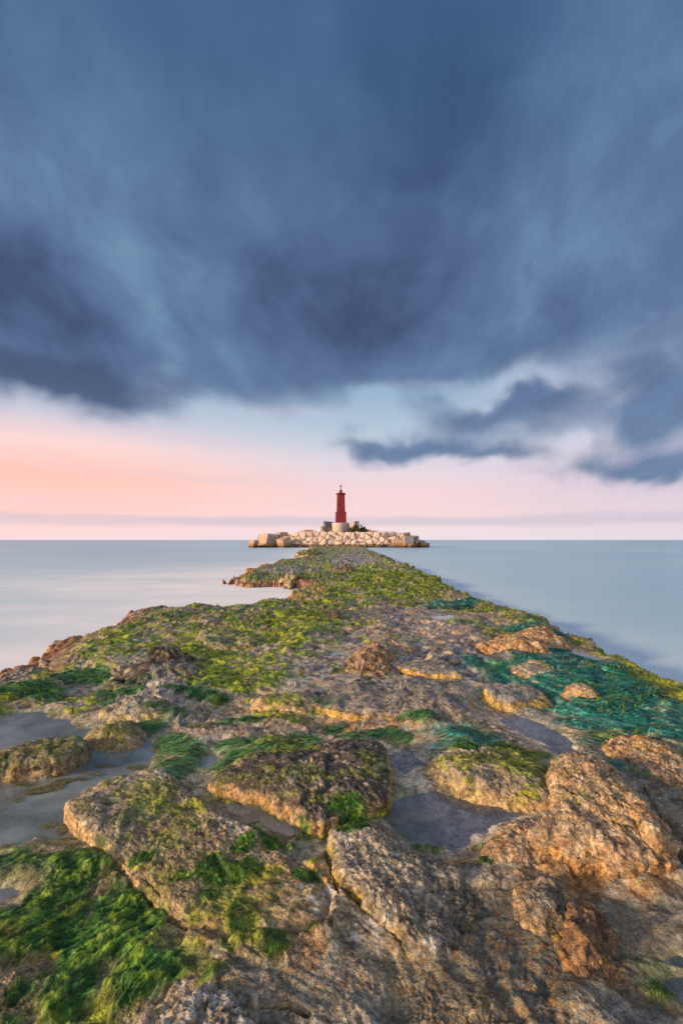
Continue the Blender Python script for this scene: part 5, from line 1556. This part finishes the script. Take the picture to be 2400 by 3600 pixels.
kb = 122.5 / FPX
def bz(qy): return CAM_Z + (1898 - qy) * kb - 3.85
shrub('shrub', 'olive brown rounded shrub against the right side of the plinth',
      [(0, 0, .6, 1.5, 1.1, .9), (-.8, 0, .5, 1.0, .9, .9), (.7, .1, .9, 1.0, .9, 1.0), (0.2, 0, 1.5, .9, .7, .7), (-1.4, -.1, .5, .5, .5, .7)], M_BUSH, 4200, 0.15,
      ((1246 - 1200) * kb, 122.3, 3.75), [(0, 0, 0, .3 * k - .9, .1, 1.4, .05) for k in range(7)], 5)
shrub('shrub', 'dark green ragged shrub with long bare sprigs behind the right crest',
      [(0, 0, .5, 1.3, .9, .7), (-.5, 0, .9, .9, .7, .8), (.9, 0, .35, 1.0, .7, .5), (-.95, 0, 1.9, .22, .2, .45), (-.45, 0, 2.5, .13, .12, .16), (-1.25, 0, 2.1, .16, .15, .3), (-.1, 0, 1.6, .3, .2, .3), (1.5, 0, 1.05, .15, .1, .22), (1.9, 0, .6, .3, .2, .2)], M_BUSHD, 3000, 0.13,
      ((1282 - 1200) * kb, 122.8, 3.75), [(-.3, 0, 0, -.9, 0, 2.4, .05), (-.3, 0, 0, -.4, 0, 2.65, .04), (0, 0, 0, -1.25, 0, 2.4, .04), (.2, 0, 0, 1.5, 0, 1.2, .04), (0, 0, 0, .2, 0, 1.8, .04)], 6)


def grass(label, qx, spread, n, h, seed, name='dry_grass'):
    r_ = np.random.default_rng(seed)
    V = []; F = []; c = 0
    for k in range(n):
        x, y = r_.normal(0, spread, 2) * .5; a = r_.normal(0, .35); hh = h * r_.uniform(.4, 1.1); w = .03
        b = np.array([x, y * .5, 0]); t_ = b + np.array([math.sin(a) * hh + x * .5, r_.normal(0, .1), hh * math.cos(a)]); m = (b + t_) / 2 + np.array([0, 0, .08])
        V += [b - (w, 0, 0), b + (w, 0, 0), m - (w * .8, 0, 0), m + (w * .8, 0, 0), t_ - (w * .3, 0, 0), t_ + (w * .3, 0, 0)]
        F += [(c, c + 1, c + 3, c + 2), (c + 2, c + 3, c + 5, c + 4)]; c += 6
    o = raw_mesh(name, np.array(V, float), np.array(F), M_DRY, smooth=False); o.location = ((qx - 1200) * 119.5 / FPX, 119.3, 3.75)
    tag(o, label, 'grass tuft')
    return o


grass('rust orange tuft of dry grass on the left crest of the breakwater', 1083, 1.0, 420, 0.95, 1)
grass('thin dry grass tuft right of the dark shrub', 1311, 1.1, 160, 0.8, 2)
# scrubby growth along the crest
r_ = np.random.default_rng(4); V = []; F = []; c_ = 0
for k in range(2600):
    x = r_.uniform(-12, 13); y = r_.uniform(118.4, 120.5); z = 3.72; hh = r_.uniform(.08, .34) * (1 + .6 * math.sin(x * 1.7)); w = .05; a = r_.normal(0, .6)
    V += [(x - w, y, z), (x + w, y, z), (x + math.sin(a) * hh, y, z + hh)]; F.append((c_, c_ + 1, c_ + 2)); c_ += 3
o = raw_mesh('crest_scrub', np.array(V), np.array(F), M_TWIG, smooth=False); tag(o, 'low brown scrub along the crest of the island', 'scrub', kind='stuff')


# ---- two ships hull down on the horizon
def ship(label, qx, d, L, seed):
    e_ = empty('distant_ship', ((qx - 1200) / FPX * d, d, 0), label, 'ship')
    g = simple('ship_grey', (0.35, 0.36, 0.42), 0.8) if 'ship_grey' not in bpy.data.materials else bpy.data.materials['ship_grey']
    prof = [(-.5, .0), (-.46, .0), (.42, .0), (.5, .0)]
    hull = np.array([[(-.48 * L, -.08 * L, -1), (.40 * L, -.08 * L, -1), (.42 * L, .08 * L, -1), (-.48 * L, .08 * L, -1)], [(-.5 * L, -.1 * L, L * .12), (.5 * L, -.02 * L, L * .15), (.5 * L, .02 * L, L * .15), (-.5 * L, .1 * L, L * .12)],
                     [(-.5 * L, 0, L * .121), (.5 * L, 0, L * .151), (.5 * L, 0, L * .151), (-.5 * L, 0, L * .121)]])
    grid_mesh('hull', hull, g, closed_u=True, parent=e_, smooth=False)
    box_mesh('bridge_house', (L * .16, L * .12, L * .20), g, (-L * .3, 0, L * .12), (0, 0, 0), e_, 0.0)
    box_mesh('mast', (L * .03, L * .03, L * .22), g, (L * .1, 0, L * .13), (0, 0, 0), e_, 0.0)
    return e_


ship('tiny grey ship on the horizon, left of the far pair', 1541.5, 3000, 11, 1)
ship('tiny grey ship on the horizon, right of the far pair', 1551, 3200, 7, 2)
print('polys', sum(len(o.data.polygons) for o in bpy.data.objects if o.type == 'MESH'))
